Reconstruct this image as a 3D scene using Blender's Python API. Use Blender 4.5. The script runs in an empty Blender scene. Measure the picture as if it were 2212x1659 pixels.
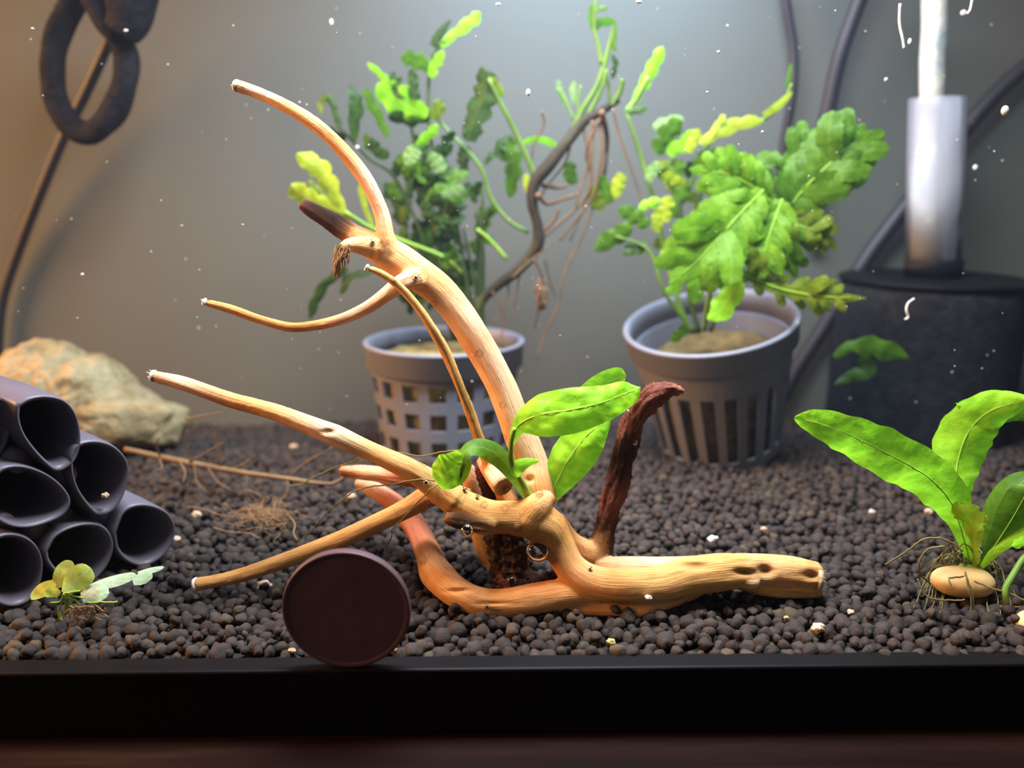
import bpy, math, random
import numpy as np
from mathutils import Vector, noise

# ------------------------------------------------------------------ camera, world, lights, exposure
MM = 0.001
F_PX, CX, CY = 1703.0, 1106.0, 829.5
CAM = np.array([0.0, -135.0, 89.0])          # millimetres; front of the glass is y = 0, soil level z = 0
PITCH = math.radians(14.0)
FWD = np.array([0.0, math.cos(PITCH), -math.sin(PITCH)])
UPV = np.array([0.0, math.sin(PITCH), math.cos(PITCH)])
RGT = np.array([1.0, 0.0, 0.0])

scene = bpy.context.scene
COL = scene.collection
cam_data = bpy.data.cameras.new('camera')
cam_data.sensor_width = 36.0
cam_data.lens = 36.0 * F_PX / 2212.0
cam_data.clip_start = 0.005
cam_data.clip_end = 20.0
cam_data.dof.use_dof = True
cam_data.dof.focus_distance = 0.168
cam_data.dof.aperture_fstop = 9.5
cam = bpy.data.objects.new('camera', cam_data)
COL.objects.link(cam)
cam.location = Vector(CAM * MM)
cam.rotation_euler = (math.pi / 2 - PITCH, 0, 0)
scene.camera = cam

world = bpy.data.worlds.new('room')
scene.world = world
world.use_nodes = True
world.node_tree.nodes['Background'].inputs['Color'].default_value = (0.96, 0.92, 0.93, 1)
world.node_tree.nodes['Background'].inputs['Strength'].default_value = 0.18

def area_light(name, loc, target, sx, sy, power, color, spread=180):
    l = bpy.data.lights.new(name, 'AREA')
    l.shape = 'RECTANGLE'; l.size = sx * MM; l.size_y = sy * MM
    l.energy = power; l.color = color; l.spread = math.radians(spread)
    o = bpy.data.objects.new(name, l)
    COL.objects.link(o)
    o.location = Vector(loc) * MM
    d = Vector(target) - Vector(loc)
    o.rotation_euler = d.to_track_quat('-Z', 'Y').to_euler()
    return o
# the LED lamp over the tank, an unseen light added to brighten the backdrop top, and a warm room lamp off to the left of it
area_light('led_lamp', (10, 42, 228), (10, 48, 0), 160, 60, 1.68, (0.88, 0.93, 1.0), 160)
area_light('added_backdrop_light', (26, 150, 208), (26, 156, 0), 120, 16, 0.48, (0.54, 0.70, 1.0), 170)
area_light('room_lamp', (-560, 20, 240), (-180, 180, 70), 260, 260, 8.2, (1.0, 0.46, 0.15))

cy = scene.cycles
cy.adaptive_threshold = 0.02
cy.max_bounces = 7; cy.diffuse_bounces = 3; cy.glossy_bounces = 3; cy.transmission_bounces = 6; cy.volume_bounces = 0; cy.transparent_max_bounces = 10
cy.caustics_reflective = False; cy.caustics_refractive = False
vs = scene.view_settings
vs.view_transform = 'Standard'; vs.look = 'None'; vs.exposure = 0.0; vs.gamma = 1.0
vs.use_curve_mapping = False

# ------------------------------------------------------------------ projection helpers (millimetres)
def ray(px, py):
    return FWD * F_PX + RGT * (px - CX) + UPV * (CY - py)
def at(px, py, Y):
    d = ray(px, py)
    return CAM + d * ((Y - CAM[1]) / d[1])
def mmpp(p):                                   # millimetres per photo pixel at a point
    return float(np.dot(np.asarray(p) - CAM, FWD)) / F_PX
def smoothstep(a, b, x):
    t = min(1.0, max(0.0, (x - a) / (b - a)))
    return t * t * (3 - 2 * t)
def soil(x, y):
    z = -9.0 * smoothstep(110, 190, y)
    return z + 0.9 * math.sin(x * 0.045 + 1.0) * math.sin(y * 0.06) * smoothstep(8, 40, y)
def gnd(px, py):
    d = ray(px, py); z = 0.0
    for _ in range(12):
        p = CAM + d * ((z - CAM[2]) / d[2])
        z = soil(p[0], p[1])
    return p

# ------------------------------------------------------------------ mesh helpers
def catmull(P, n):
    P = np.asarray(P, float)
    if len(P) == 2:
        t = np.linspace(0, 1, n)[:, None]
        return P[0] * (1 - t) + P[1] * t
    Q = np.vstack([2 * P[0] - P[1], P, 2 * P[-1] - P[-2]])
    seg = len(P) - 1
    out = []
    for u in np.linspace(0, seg, n):
        i = min(int(u), seg - 1); t = u - i
        a, b, c, d = Q[i], Q[i + 1], Q[i + 2], Q[i + 3]
        out.append(0.5 * (2 * b + (c - a) * t + (2 * a - 5 * b + 4 * c - d) * t * t + (3 * b - a - 3 * c + d) * t ** 3))
    return np.array(out)

def frames(C):
    T = np.gradient(C, axis=0)
    T /= np.linalg.norm(T, axis=1)[:, None] + 1e-9
    N = np.zeros_like(C)
    a = np.array([0, -1.0, 0.2])
    n = a - T[0] * a.dot(T[0])
    if np.linalg.norm(n) < 0.1:
        a = np.array([1.0, 0, 0]); n = a - T[0] * a.dot(T[0])
    N[0] = n / np.linalg.norm(n)
    for i in range(1, len(C)):
        n = N[i - 1] - T[i] * N[i - 1].dot(T[i])
        N[i] = n / (np.linalg.norm(n) + 1e-9)
    return T, N, np.cross(T, N)

class MB:
    def __init__(self):
        self.v = []; self.f = []; self.uv = []
    def add(self, verts, faces, uvs=None):
        o = len(self.v)
        self.v += [tuple(map(float, p)) for p in verts]
        self.f += [tuple(i + o for i in f) for f in faces]
        self.uv += list(uvs) if uvs is not None else [(0.0, 0.0)] * len(verts)
        return self
    def tube(self, C, R, sides=8, caps=True, wob=0.0, seed=0):
        C = np.asarray(C, float); n = len(C)
        R = np.broadcast_to(np.asarray(R, float), (n,))
        T, N, B = frames(C)
        L = np.concatenate([[0], np.cumsum(np.linalg.norm(np.diff(C, axis=0), axis=1))])
        vs, uv, fs = [], [], []
        for i in range(n):
            for k in range(sides):
                a = 2 * math.pi * k / sides
                r = R[i]
                if wob:
                    r *= 1 + wob * noise.noise((math.cos(a) * 1.3 + seed, math.sin(a) * 1.3, L[i] * 0.35 / max(R.max(), .2)))
                vs.append(C[i] + r * (math.cos(a) * N[i] + math.sin(a) * B[i]))
                uv.append((k / sides, L[i]))
        for i in range(n - 1):
            for k in range(sides):
                k2 = (k + 1) % sides
                fs.append((i * sides + k, i * sides + k2, (i + 1) * sides + k2, (i + 1) * sides + k))
        if caps:
            a = len(vs); vs += [C[0], C[-1]]; uv += [(0.5, 0), (0.5, L[-1])]
            for k in range(sides):
                k2 = (k + 1) % sides
                fs.append((a, k2, k)); fs.append((a + 1, (n - 1) * sides + k, (n - 1) * sides + k2))
        return self.add(vs, fs, uv)
    def lathe(self, prof, seg=48, M=None, close=False):
        vs, fs = [], []
        n = len(prof)
        for k in range(seg):
            a = 2 * math.pi * k / seg
            for r, z in prof:
                vs.append((r * math.cos(a), r * math.sin(a), z))
        m = n if close else n - 1
        for k in range(seg):
            k2 = (k + 1) % seg
            for i in range(m):
                j = (i + 1) % n
                fs.append((k * n + i, k2 * n + i, k2 * n + j, k * n + j))
        if M is not None:
            vs = [M(np.array(p)) for p in vs]
        return self.add(vs, fs)
    def box(self, lo, hi):
        x0, y0, z0 = lo; x1, y1, z1 = hi
        v = [(x0, y0, z0), (x1, y0, z0), (x1, y1, z0), (x0, y1, z0), (x0, y0, z1), (x1, y0, z1), (x1, y1, z1), (x0, y1, z1)]
        f = [(0, 3, 2, 1), (4, 5, 6, 7), (0, 1, 5, 4), (1, 2, 6, 5), (2, 3, 7, 6), (3, 0, 4, 7)]
        return self.add(v, f)
    def ball(self, c, r, seg=20, rings=12):
        c = np.asarray(c, float); r = np.broadcast_to(np.asarray(r, float), (3,))
        vs, fs = [c + np.array([0, 0, r[2]])], []
        for i in range(1, rings):
            t = math.pi * i / rings
            for k in range(seg):
                a = 2 * math.pi * k / seg
                vs.append(c + r * np.array([math.sin(t) * math.cos(a), math.sin(t) * math.sin(a), math.cos(t)]))
        vs.append(c - np.array([0, 0, r[2]]))
        for k in range(seg):
            k2 = (k + 1) % seg
            fs.append((0, 1 + k, 1 + k2))
            for i in range(rings - 2):
                fs.append((1 + i * seg + k, 1 + (i + 1) * seg + k, 1 + (i + 1) * seg + k2, 1 + i * seg + k2))
            fs.append((1 + (rings - 2) * seg + k, len(vs) - 1, 1 + (rings - 2) * seg + k2))
        return self.add(vs, fs)
    def build(self, name, mat, parent=None, smooth=True):
        me = bpy.data.meshes.new(name)
        me.from_pydata([(x * MM, y * MM, z * MM) for x, y, z in self.v], [], self.f)
        uvl = me.uv_layers.new(name='UVMap')
        vi = np.zeros(len(me.loops), dtype=np.int32); me.loops.foreach_get('vertex_index', vi)
        uvl.data.foreach_set('uv', np.asarray(self.uv, dtype=np.float32)[vi].ravel())
        return link(name, me, mat, parent, smooth)

def link(name, me, mat, parent=None, smooth=True):
    me.materials.append(mat)
    if smooth:
        me.polygons.foreach_set('use_smooth', np.ones(len(me.polygons), dtype=bool))
    me.update()
    o = bpy.data.objects.new(name, me)
    COL.objects.link(o)
    if parent is not None:
        o.parent = parent
        o.matrix_parent_inverse = parent.matrix_basis.inverted()
    return o

def tag(o, label=None, cat=None, group=None, kind=None):
    if label: o['label'] = label
    if cat: o['category'] = cat
    if group: o['group'] = group
    if kind: o['kind'] = kind
    return o
def thing(name, label, cat, p, group=None):
    o = bpy.data.objects.new(name, None)
    o.empty_display_size = 0.005
    COL.objects.link(o)
    o.location = Vector(tuple(float(c) for c in p)) * MM
    return tag(o, label, cat, group)

# ------------------------------------------------------------------ materials
class Mat:
    def __init__(self, name):
        self.m = bpy.data.materials.new(name); self.m.use_nodes = True
        self.t = self.m.node_tree; self.t.nodes.clear()
        self.out = self.n('ShaderNodeOutputMaterial')
    def n(self, typ, **kw):
        x = self.t.nodes.new(typ)
        for k, v in kw.items():
            if k in x.inputs: x.inputs[k].default_value = v
            else: setattr(x, k, v)
        return x
    def l(self, a, b): self.t.links.new(a, b)
    def noise(self, vec, scale, detail=4, rough=0.55):
        x = self.n('ShaderNodeTexNoise'); x.inputs['Scale'].default_value = scale
        x.inputs['Detail'].default_value = detail; x.inputs['Roughness'].default_value = rough
        if vec is not None: self.l(vec, x.inputs['Vector'])
        return x.outputs['Fac']
    def ramp(self, fac, stops):
        x = self.n('ShaderNodeValToRGB'); e = x.color_ramp.elements
        while len(e) < len(stops): e.new(0.5)
        for q, (p, c) in zip(e, stops):
            q.position = p; q.color = (*c, 1) if len(c) == 3 else c
        self.l(fac, x.inputs['Fac']); return x.outputs['Color']
    def mix(self, fac, a, b, blend='MIX'):
        x = self.n('ShaderNodeMix', data_type='RGBA', blend_type=blend)
        for s, v in ((x.inputs[0], fac), (x.inputs[6], a), (x.inputs[7], b)):
            if hasattr(v, 'is_linked') or isinstance(v, bpy.types.NodeSocket): self.l(v, s)
            elif isinstance(v, (int, float)): s.default_value = v
            else: s.default_value = (*v, 1)
        return x.outputs[2]
    def math(self, op, a, b=0.0):
        x = self.n('ShaderNodeMath', operation=op)
        for s, v in ((x.inputs[0], a), (x.inputs[1], b)):
            if isinstance(v, bpy.types.NodeSocket): self.l(v, s)
            else: s.default_value = v
        return x.outputs[0]
    def bump(self, h, strength=0.4, dist=0.0005):
        x = self.n('ShaderNodeBump'); x.inputs['Strength'].default_value = strength
        x.inputs['Distance'].default_value = dist; self.l(h, x.inputs['Height'])
        return x.outputs['Normal']
    def pbsdf(self, color, rough=0.6, spec=0.3, normal=None, **kw):
        x = self.n('ShaderNodeBsdfPrincipled')
        if isinstance(color, bpy.types.NodeSocket): self.l(color, x.inputs['Base Color'])
        else: x.inputs['Base Color'].default_value = (*color, 1)
        x.inputs['Roughness'].default_value = rough
        x.inputs['Specular IOR Level'].default_value = spec
        for k, v in kw.items(): x.inputs[k.replace('_', ' ')].default_value = v
        if normal is not None: self.l(normal, x.inputs['Normal'])
        return x.outputs[0]
    def done(self, sh):
        self.l(sh, self.out.inputs['Surface']); return self.m
    def obj(self): return self.n('ShaderNodeTexCoord').outputs['Object']
    def pos(self): return self.n('ShaderNodeNewGeometry').outputs['Position']

def simple(name, stops, scale, rough=0.7, spec=0.2, bump=0.3, bscale=None, bdist=0.0005, detail=5):
    m = Mat(name); p = m.pos()
    c = m.ramp(m.noise(p, scale, detail), stops)
    nrm = m.bump(m.noise(p, bscale or scale * 2, 5), bump, bdist)
    return m.done(m.pbsdf(c, rough, spec, nrm))

def leaf_mat(name, dark, light, rib, trans=0.5):
    m = Mat(name); p = m.pos()
    uv = m.n('ShaderNodeUVMap').outputs[0]
    sx = m.n('ShaderNodeSeparateXYZ'); m.l(uv, sx.inputs[0])
    d = m.math('ABSOLUTE', m.math('SUBTRACT', sx.outputs['X'], 0.5))
    n1 = m.noise(p, 260, 4)
    c = m.ramp(n1, [(0.32, dark), (0.68, light)])
    n2 = m.noise(p, 60, 2)
    c = m.mix(m.math('MULTIPLY', n2, 0.35), c, rib)
    ribf = m.math('LESS_THAN', d, 0.035)
    c = m.mix(m.math('MULTIPLY', ribf, 0.55), c, rib)
    # side veins
    wv = m.math('SINE', m.math('ADD', m.math('MULTIPLY', sx.outputs['Y'], 2.4), m.math('MULTIPLY', d, -14.0)))
    h = m.math('ADD', m.math('MULTIPLY', wv, 0.10), m.math('MULTIPLY', m.noise(p, 420, 4), 2.4))
    nrm = m.bump(h, 0.28, 0.0004)
    b = m.pbsdf(c, 0.5, 0.22, nrm)
    tr = m.n('ShaderNodeBsdfTranslucent'); m.l(c, tr.inputs['Color']); m.l(nrm, tr.inputs['Normal'])
    mx = m.n('ShaderNodeMixShader'); mx.inputs[0].default_value = trans
    m.l(b, mx.inputs[1]); m.l(tr.outputs[0], mx.inputs[2])
    return m.done(mx.outputs[0])

M = {}
M['bright'] = leaf_mat('leaf_young_green', (0.17, 0.49, 0.010), (0.34, 0.74, 0.026), (0.42, 0.78, 0.06))
M['mid'] = leaf_mat('leaf_green', (0.040, 0.125, 0.006), (0.10, 0.24, 0.012), (0.16, 0.30, 0.03))
M['dark'] = leaf_mat('leaf_mature_shade_green', (0.014, 0.042, 0.008), (0.034, 0.085, 0.012), (0.06, 0.11, 0.02), 0.35)  # mature leaf green, darkened to carry the bush's self-shadow
M['fresh'] = leaf_mat('leaf_fresh_green', (0.075, 0.22, 0.006), (0.17, 0.38, 0.014), (0.26, 0.46, 0.05))
M['lime'] = leaf_mat('leaf_yellow_green', (0.26, 0.38, 0.012), (0.44, 0.56, 0.03), (0.5, 0.58, 0.08))
M['olive'] = leaf_mat('leaf_olive', (0.11, 0.17, 0.008), (0.20, 0.28, 0.016), (0.25, 0.32, 0.04))
M['pale'] = leaf_mat('leaf_pale', (0.13, 0.29, 0.06), (0.25, 0.43, 0.14), (0.38, 0.52, 0.24))
M['stem'] = simple('green_stem', [(0.3, (0.06, 0.13, 0.016)), (0.7, (0.13, 0.23, 0.03))], 90, 0.5, 0.3, 0.15)
M['brightstem'] = simple('bright_green_stem', [(0.3, (0.16, 0.30, 0.03)), (0.7, (0.26, 0.43, 0.05))], 90, 0.5, 0.3, 0.15)
M['darkstem'] = simple('dark_stem', [(0.3, (0.022, 0.038, 0.014)), (0.7, (0.05, 0.08, 0.022))], 90, 0.6, 0.2, 0.3)
M['rhizome'] = simple('rhizome_bark', [(0.35, (0.016, 0.012, 0.009)), (0.6, (0.04, 0.032, 0.018)), (0.75, (0.12, 0.18, 0.02))], 70, 0.7, 0.2, 0.6)
M['root'] = simple('brown_root', [(0.3, (0.10, 0.055, 0.03)), (0.7, (0.20, 0.12, 0.06))], 120, 0.7, 0.2, 0.2)
M['thread'] = simple('olive_root', [(0.3, (0.12, 0.10, 0.03)), (0.7, (0.22, 0.19, 0.06))], 120, 0.7, 0.2, 0.2)
M['rust'] = simple('rusty_hair', [(0.3, (0.22, 0.12, 0.055)), (0.7, (0.36, 0.21, 0.10))], 200, 0.8, 0.1, 0.2)
M['skeleton'] = simple('decayed_leaf', [(0.3, (0.11, 0.072, 0.04)), (0.7, (0.20, 0.135, 0.075))], 150, 0.8, 0.1, 0.2)
M['blackplastic'] = simple('black_plastic', [(0.3, (0.004, 0.0035, 0.004)), (0.7, (0.006, 0.005, 0.006))], 60, 0.5, 0.08, 0.05)
M['cable'] = simple('black_cable', [(0.3, (0.012, 0.012, 0.016)), (0.7, (0.02, 0.02, 0.026))], 60, 0.5, 0.35, 0.05)
M['fuzz'] = simple('fuzzy_black_hose', [(0.3, (0.004, 0.004, 0.005)), (0.7, (0.014, 0.0135, 0.016))], 240, 0.85, 0.1, 0.9, 420, 0.0012)
M['sponge'] = simple('black_sponge', [(0.3, (0.010, 0.011, 0.013)), (0.7, (0.024, 0.025, 0.028))], 260, 0.95, 0.08, 0.9, 900, 0.0008)
M['resin'] = simple('dark_resin', [(0.3, (0.095, 0.083, 0.105)), (0.7, (0.125, 0.11, 0.14))], 40, 0.45, 0.35, 0.1)
M['backdrop'] = simple('grey_backdrop', [(0.2, (0.103, 0.111, 0.098)), (0.8, (0.117, 0.125, 0.111))], 14, 0.9, 0.1, 0.02)
M['chip_white'] = simple('white_chip', [(0.3, (0.5, 0.47, 0.42)), (0.7, (0.8, 0.78, 0.74))], 500, 0.7, 0.3, 0.5)
M['chip_tan'] = simple('tan_chip', [(0.3, (0.35, 0.22, 0.13)), (0.7, (0.62, 0.45, 0.30))], 500, 0.7, 0.3, 0.6)
M['chip_yellow'] = simple('yellow_chip', [(0.3, (0.40, 0.34, 0.10)), (0.7, (0.60, 0.52, 0.22))], 500, 0.7, 0.3, 0.5)
M['tip'] = simple('fresh_cut_wood', [(0.3, (0.62, 0.54, 0.44)), (0.7, (0.86, 0.82, 0.76))], 600, 0.8, 0.2, 0.7)

def potmat():
    m = Mat('white_plastic'); p = m.pos()
    c = m.mix(m.math('MULTIPLY', m.noise(p, 70, 5), 0.35), (0.19, 0.205, 0.265), (0.14, 0.128, 0.11))
    b = m.pbsdf(c, 0.4, 0.4)
    tr = m.n('ShaderNodeBsdfTranslucent'); m.l(c, tr.inputs['Color'])
    mx = m.n('ShaderNodeMixShader'); mx.inputs[0].default_value = 0.12
    m.l(b, mx.inputs[1]); m.l(tr.outputs[0], mx.inputs[2])
    return m.done(mx.outputs[0])
M['pot'] = potmat()
M['wool'] = simple('rockwool', [(0.25, (0.10, 0.075, 0.03)), (0.5, (0.25, 0.20, 0.08)), (0.8, (0.38, 0.33, 0.15))], 170, 0.95, 0.05, 0.9, 350, 0.001)

def soilmat():
    m = Mat('soil_pellet'); p = m.pos()
    g = m.n('ShaderNodeNewGeometry'); oi = m.n('ShaderNodeObjectInfo')
    r = m.math('FRACT', m.math('ADD', g.outputs['Random Per Island'], oi.outputs['Random']))
    c = m.ramp(r, [(0.0, (0.016, 0.0115, 0.0100)), (0.5, (0.029, 0.0215, 0.0185)), (0.9, (0.042, 0.032, 0.027)), (1.0, (0.075, 0.052, 0.030))])
    c = m.mix(m.math('MULTIPLY', m.noise(p, 1500, 3), 0.5), c, (0.06, 0.047, 0.041))
    nrm = m.bump(m.noise(p, 2600, 4), 0.5, 0.0003)
    return m.done(m.pbsdf(c, 0.75, 0.14, nrm))
M['soil'] = soilmat()

def woodmat():
    m = Mat('spider_wood'); 
    col = m.n('ShaderNodeAttribute', attribute_name='tint').outputs['Color']
    gr = m.n('ShaderNodeAttribute', attribute_name='grain').outputs['Vector']
    mp = m.n('ShaderNodeMapping'); mp.inputs['Scale'].default_value = (3.2, 3.2, 0.11); m.l(gr, mp.inputs['Vector'])
    n1 = m.noise(mp.outputs[0], 1.0, 6, 0.6)
    n2 = m.noise(m.pos(), 120, 4)
    dk = m.mix(1.0, col, (0.70, 0.60, 0.52), 'MULTIPLY')
    c = m.mix(m.ramp(n1, [(0.34, (0.7, 0.7, 0.7)), (0.54, (0, 0, 0))]), col, dk)
    lt = m.mix(1.0, col, (1.18, 1.22, 1.3), 'MULTIPLY')
    c = m.mix(m.ramp(n2, [(0.5, (0, 0, 0)), (0.78, (0.6, 0.6, 0.6))]), c, lt)
    n3 = m.noise(m.pos(), 48, 5, 0.6)
    c = m.mix(m.ramp(n3, [(0.46, (0, 0, 0)), (0.66, (0.8, 0.8, 0.8))]), c, m.mix(1.0, c, (0.82, 0.62, 0.50), 'MULTIPLY'))
    mp2 = m.n('ShaderNodeMapping'); mp2.inputs['Scale'].default_value = (7.5, 7.5, 0.22); m.l(gr, mp2.inputs['Vector'])
    n4 = m.noise(mp2.outputs[0], 1.0, 4, 0.6)
    c = m.mix(m.ramp(n4, [(0.30, (0.75, 0.75, 0.75)), (0.42, (0, 0, 0))]), c, m.mix(1.0, c, (0.55, 0.40, 0.32), 'MULTIPLY'))
    h = m.math('ADD', m.math('ADD', m.math('MULTIPLY', n1, 1.0), m.math('MULTIPLY', n4, 0.5)), m.math('MULTIPLY', m.noise(m.pos(), 900, 3), 0.25))
    nrm = m.bump(h, 0.55, 0.0007)
    b = m.n('ShaderNodeBsdfPrincipled')
    m.l(c, b.inputs['Base Color']); m.l(nrm, b.inputs['Normal'])
    b.inputs['Roughness'].default_value = 0.55; b.inputs['Specular IOR Level'].default_value = 0.08
    b.inputs['Subsurface Weight'].default_value = 0.0
    b.inputs['Subsurface Radius'].default_value = (0.0012, 0.0006, 0.0003)
    b.inputs['Subsurface Scale'].default_value = 1.0
    return m.done(b.outputs[0])
M['wood'] = woodmat()

def rockmat():
    m = Mat('limestone'); p = m.pos()
    c = m.ramp(m.noise(p, 85, 7, 0.72), [(0.25, (0.10, 0.065, 0.032)), (0.42, (0.25, 0.19, 0.095)), (0.58, (0.36, 0.30, 0.17)), (0.8, (0.50, 0.46, 0.34))])
    c = m.mix(m.ramp(m.noise(p, 25, 3), [(0.5, (0, 0, 0)), (0.75, (0.5, 0.5, 0.5))]), c, (0.36, 0.34, 0.18))
    nrm = m.bump(m.noise(p, 170, 6, 0.7), 1.0, 0.003)
    return m.done(m.pbsdf(c, 0.85, 0.15, nrm))
M['rock'] = rockmat()

def coinmat():
    m = Mat('backlit_coin'); p = m.pos()
    c = m.mix(m.noise(p, 130, 4), (0.12, 0.066, 0.078), (0.085, 0.048, 0.058))  # backlit darkness put into the coin's base colour
    nrm = m.bump(m.noise(p, 300, 4), 0.15, 0.0003)
    return m.done(m.pbsdf(c, 0.4, 0.5, nrm, Metallic=0.3))
M['coin'] = coinmat()

def tablemat():
    m = Mat('dark_walnut'); p = m.pos()
    mp = m.n('ShaderNodeMapping'); mp.inputs['Scale'].default_value = (12, 150, 150); m.l(p, mp.inputs['Vector'])
    c = m.ramp(m.noise(mp.outputs[0], 1.0, 6, 0.6), [(0.3, (0.004, 0.0013, 0.0009)), (0.55, (0.009, 0.003, 0.002)), (0.8, (0.026, 0.010, 0.005))])
    return m.done(m.pbsdf(c, 0.6, 0.06))
M['table'] = tablemat()

def clear(name, tint, fac, rough=0.1):
    m = Mat(name)
    t = m.n('ShaderNodeBsdfTransparent'); d = m.n('ShaderNodeBsdfDiffuse'); d.inputs[0].default_value = (*tint, 1)
    tl = m.n('ShaderNodeBsdfTranslucent'); tl.inputs[0].default_value = (*tint, 1)
    dd = m.n('ShaderNodeMixShader'); dd.inputs[0].default_value = 0.5; m.l(d.outputs[0], dd.inputs[1]); m.l(tl.outputs[0], dd.inputs[2])
    g = m.n('ShaderNodeBsdfGlossy'); g.inputs['Roughness'].default_value = rough
    lw = m.n('ShaderNodeLayerWeight'); lw.inputs[0].default_value = 0.10
    a = m.n('ShaderNodeMixShader'); a.inputs[0].default_value = fac; m.l(t.outputs[0], a.inputs[1]); m.l(dd.outputs[0], a.inputs[2])
    b = m.n('ShaderNodeMixShader'); m.l(lw.outputs['Fresnel'], b.inputs[0]); m.l(a.outputs[0], b.inputs[1]); m.l(g.outputs[0], b.inputs[2])
    return m.done(b.outputs[0])
M['tubeclear'] = clear('clear_acrylic', (0.86, 0.90, 1.0), 0.32)
M['fern'] = leaf_mat('fern_leaf', (0.48, 0.58, 0.07), (0.66, 0.76, 0.15), (0.75, 0.80, 0.3), 0.65)
M['fernpale'] = leaf_mat('fern_hairy_top', (0.60, 0.76, 0.45), (0.86, 0.94, 0.80), (0.7, 0.88, 0.4), 0.45)
def panemat():
    m = Mat('clean_glass'); t = m.n('ShaderNodeBsdfTransparent'); t.inputs[0].default_value = (0.985, 0.99, 0.99, 1)
    return m.done(t.outputs[0])
M['pane'] = panemat()
def bubblemat():
    m = Mat('air_bubble'); g = m.n('ShaderNodeBsdfGlass'); g.inputs['IOR'].default_value = 0.75; g.inputs['Roughness'].default_value = 0.0
    return m.done(g.outputs[0])
M['bubble'] = bubblemat()
def airlinemat():
    m = Mat('algae_coated_tube'); p = m.pos()
    c = m.ramp(m.noise(p, 160, 5), [(0.3, (0.28, 0.36, 0.43)), (0.5, (0.48, 0.51, 0.47)), (0.75, (0.62, 0.59, 0.48))])
    return m.done(m.pbsdf(c, 0.5, 0.4, m.bump(m.noise(p, 350, 4), 0.5, 0.001)))
M['airline'] = airlinemat()
M['pebble'] = simple('beige_stone', [(0.3, (0.62, 0.36, 0.13)), (0.7, (0.78, 0.52, 0.22))], 120, 0.5, 0.35, 0.12)
M['darkwool'] = simple('dark_rockwool', [(0.25, (0.05, 0.034, 0.016)), (0.5, (0.12, 0.085, 0.035)), (0.8, (0.22, 0.165, 0.06))], 170, 0.95, 0.05, 0.9, 350, 0.001)  # darker rockwool for the tilted pot
M['floor'] = simple('soil_base', [(0.3, (0.02, 0.016, 0.015)), (0.7, (0.04, 0.032, 0.03))], 300, 0.95, 0.05, 0.8, 800, 0.001)

# ------------------------------------------------------------------ the setting: tank, backdrop, table, soil, water
YB = 192.0; XW = 232.0
YAW = math.radians(0.9)
def struct(name, mb, mat, label=None, smooth=False):
    return tag(mb.build(name, M[mat], None, smooth), label, None, None, 'structure')
tag(MB().box((-700, -500, -34), (700, 600, -14.6)).build('tabletop', M['table'], None, False),
    'dark reddish-brown wooden tabletop under the tank', 'table')
def bevel_bar(name, lo, hi, b=0.5):
    mb = MB()
    (x0, y0, z0), (x1, y1, z1) = lo, hi
    prof = [(y0, z0), (y1, z0), (y1, z1), (y0 + b, z1), (y0 + b * 0.3, z1 - b * 0.3), (y0, z1 - b)]
    n = len(prof)
    v = [(x0, y, z) for y, z in prof] + [(x1, y, z) for y, z in prof]
    f = [tuple(range(n))[::-1], tuple(range(n, 2 * n))] + [(i, (i + 1) % n, n + (i + 1) % n, n + i) for i in range(n)]
    mb.add(v, f)
    return mb
fr = bevel_bar('trim_1', (-XW - 4, -2.0, -14.5), (XW + 4, 2.4, -0.25)).build('trim_1', M['blackplastic'], None, False)
tag(fr, 'black plastic bottom frame along the front of the tank', None, None, 'structure')
fr.rotation_euler = (0, 0, YAW)
struct('wall_back', MB().box((-XW, YB, -14), (XW, YB + 3, 190)), 'backdrop', 'plain grey backdrop sheet behind the tank')
struct('wall_front', MB().box((-XW, 0.05, -10), (XW, 2.4, 190)), 'pane', 'clean front glass pane of the tank')
struct('wall_left', MB().box((-XW - 2.5, 2.4, -14), (-XW, YB, 190)), 'pane', 'left glass pane of the tank')
struct('wall_right', MB().box((XW, 2.4, -14), (XW + 2.5, YB, 190)), 'pane', 'right glass pane of the tank')

# soil bed: a dark base under loose pellets
g = MB(); nx, ny = 60, 40
vv = []
for j in range(ny + 1):
    for i in range(nx + 1):
        x = -XW + 2 * XW * i / nx; y = 2.6 + (YB - 2.6) * j / ny
        vv.append((x, y, soil(x, y) - 2.0))
g.add(vv, [(j * (nx + 1) + i, j * (nx + 1) + i + 1, (j + 1) * (nx + 1) + i + 1, (j + 1) * (nx + 1) + i) for j in range(ny) for i in range(nx)])
struct('floor', g, 'floor', 'dark base of the soil bed', True)

def ico(sub):
    import bmesh
    bm = bmesh.new(); bmesh.ops.create_icosphere(bm, subdivisions=sub, radius=1.0)
    v = np.array([x.co[:] for x in bm.verts]); f = np.array([[q.index for q in x.verts] for x in bm.faces]); bm.free()
    return v, f
rng = np.random.RandomState(7)
random.seed(11)
def variants(sub, n):
    v, f = ico(sub); out = []
    for k in range(n):
        o = rng.uniform(-50, 50, 3)
        s = np.array([1.0, rng.uniform(.78, 1.0), rng.uniform(.68, .95)])
        d = np.array([1 + 0.30 * noise.noise(Vector(p * 0.9 + o)) + 0.12 * noise.noise(Vector(p * 2.1 + o)) for p in v])
        out.append(v * d[:, None] * s)
    return out, f
VH, FH = variants(3, 8)
VM, FM = variants(3, 10)
V1, F1 = variants(2, 10)
def rotm():
    q = rng.normal(size=4); q /= np.linalg.norm(q); w, x, y, z = q
    return np.array([[1 - 2 * (y * y + z * z), 2 * (x * y - z * w), 2 * (x * z + y * w)], [2 * (x * y + z * w), 1 - 2 * (x * x + z * z), 2 * (y * z - x * w)], [2 * (x * z - y * w), 2 * (y * z + x * w), 1 - 2 * (x * x + y * y)]])
pel = []
sp = 2.75
y = 3.9
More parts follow.
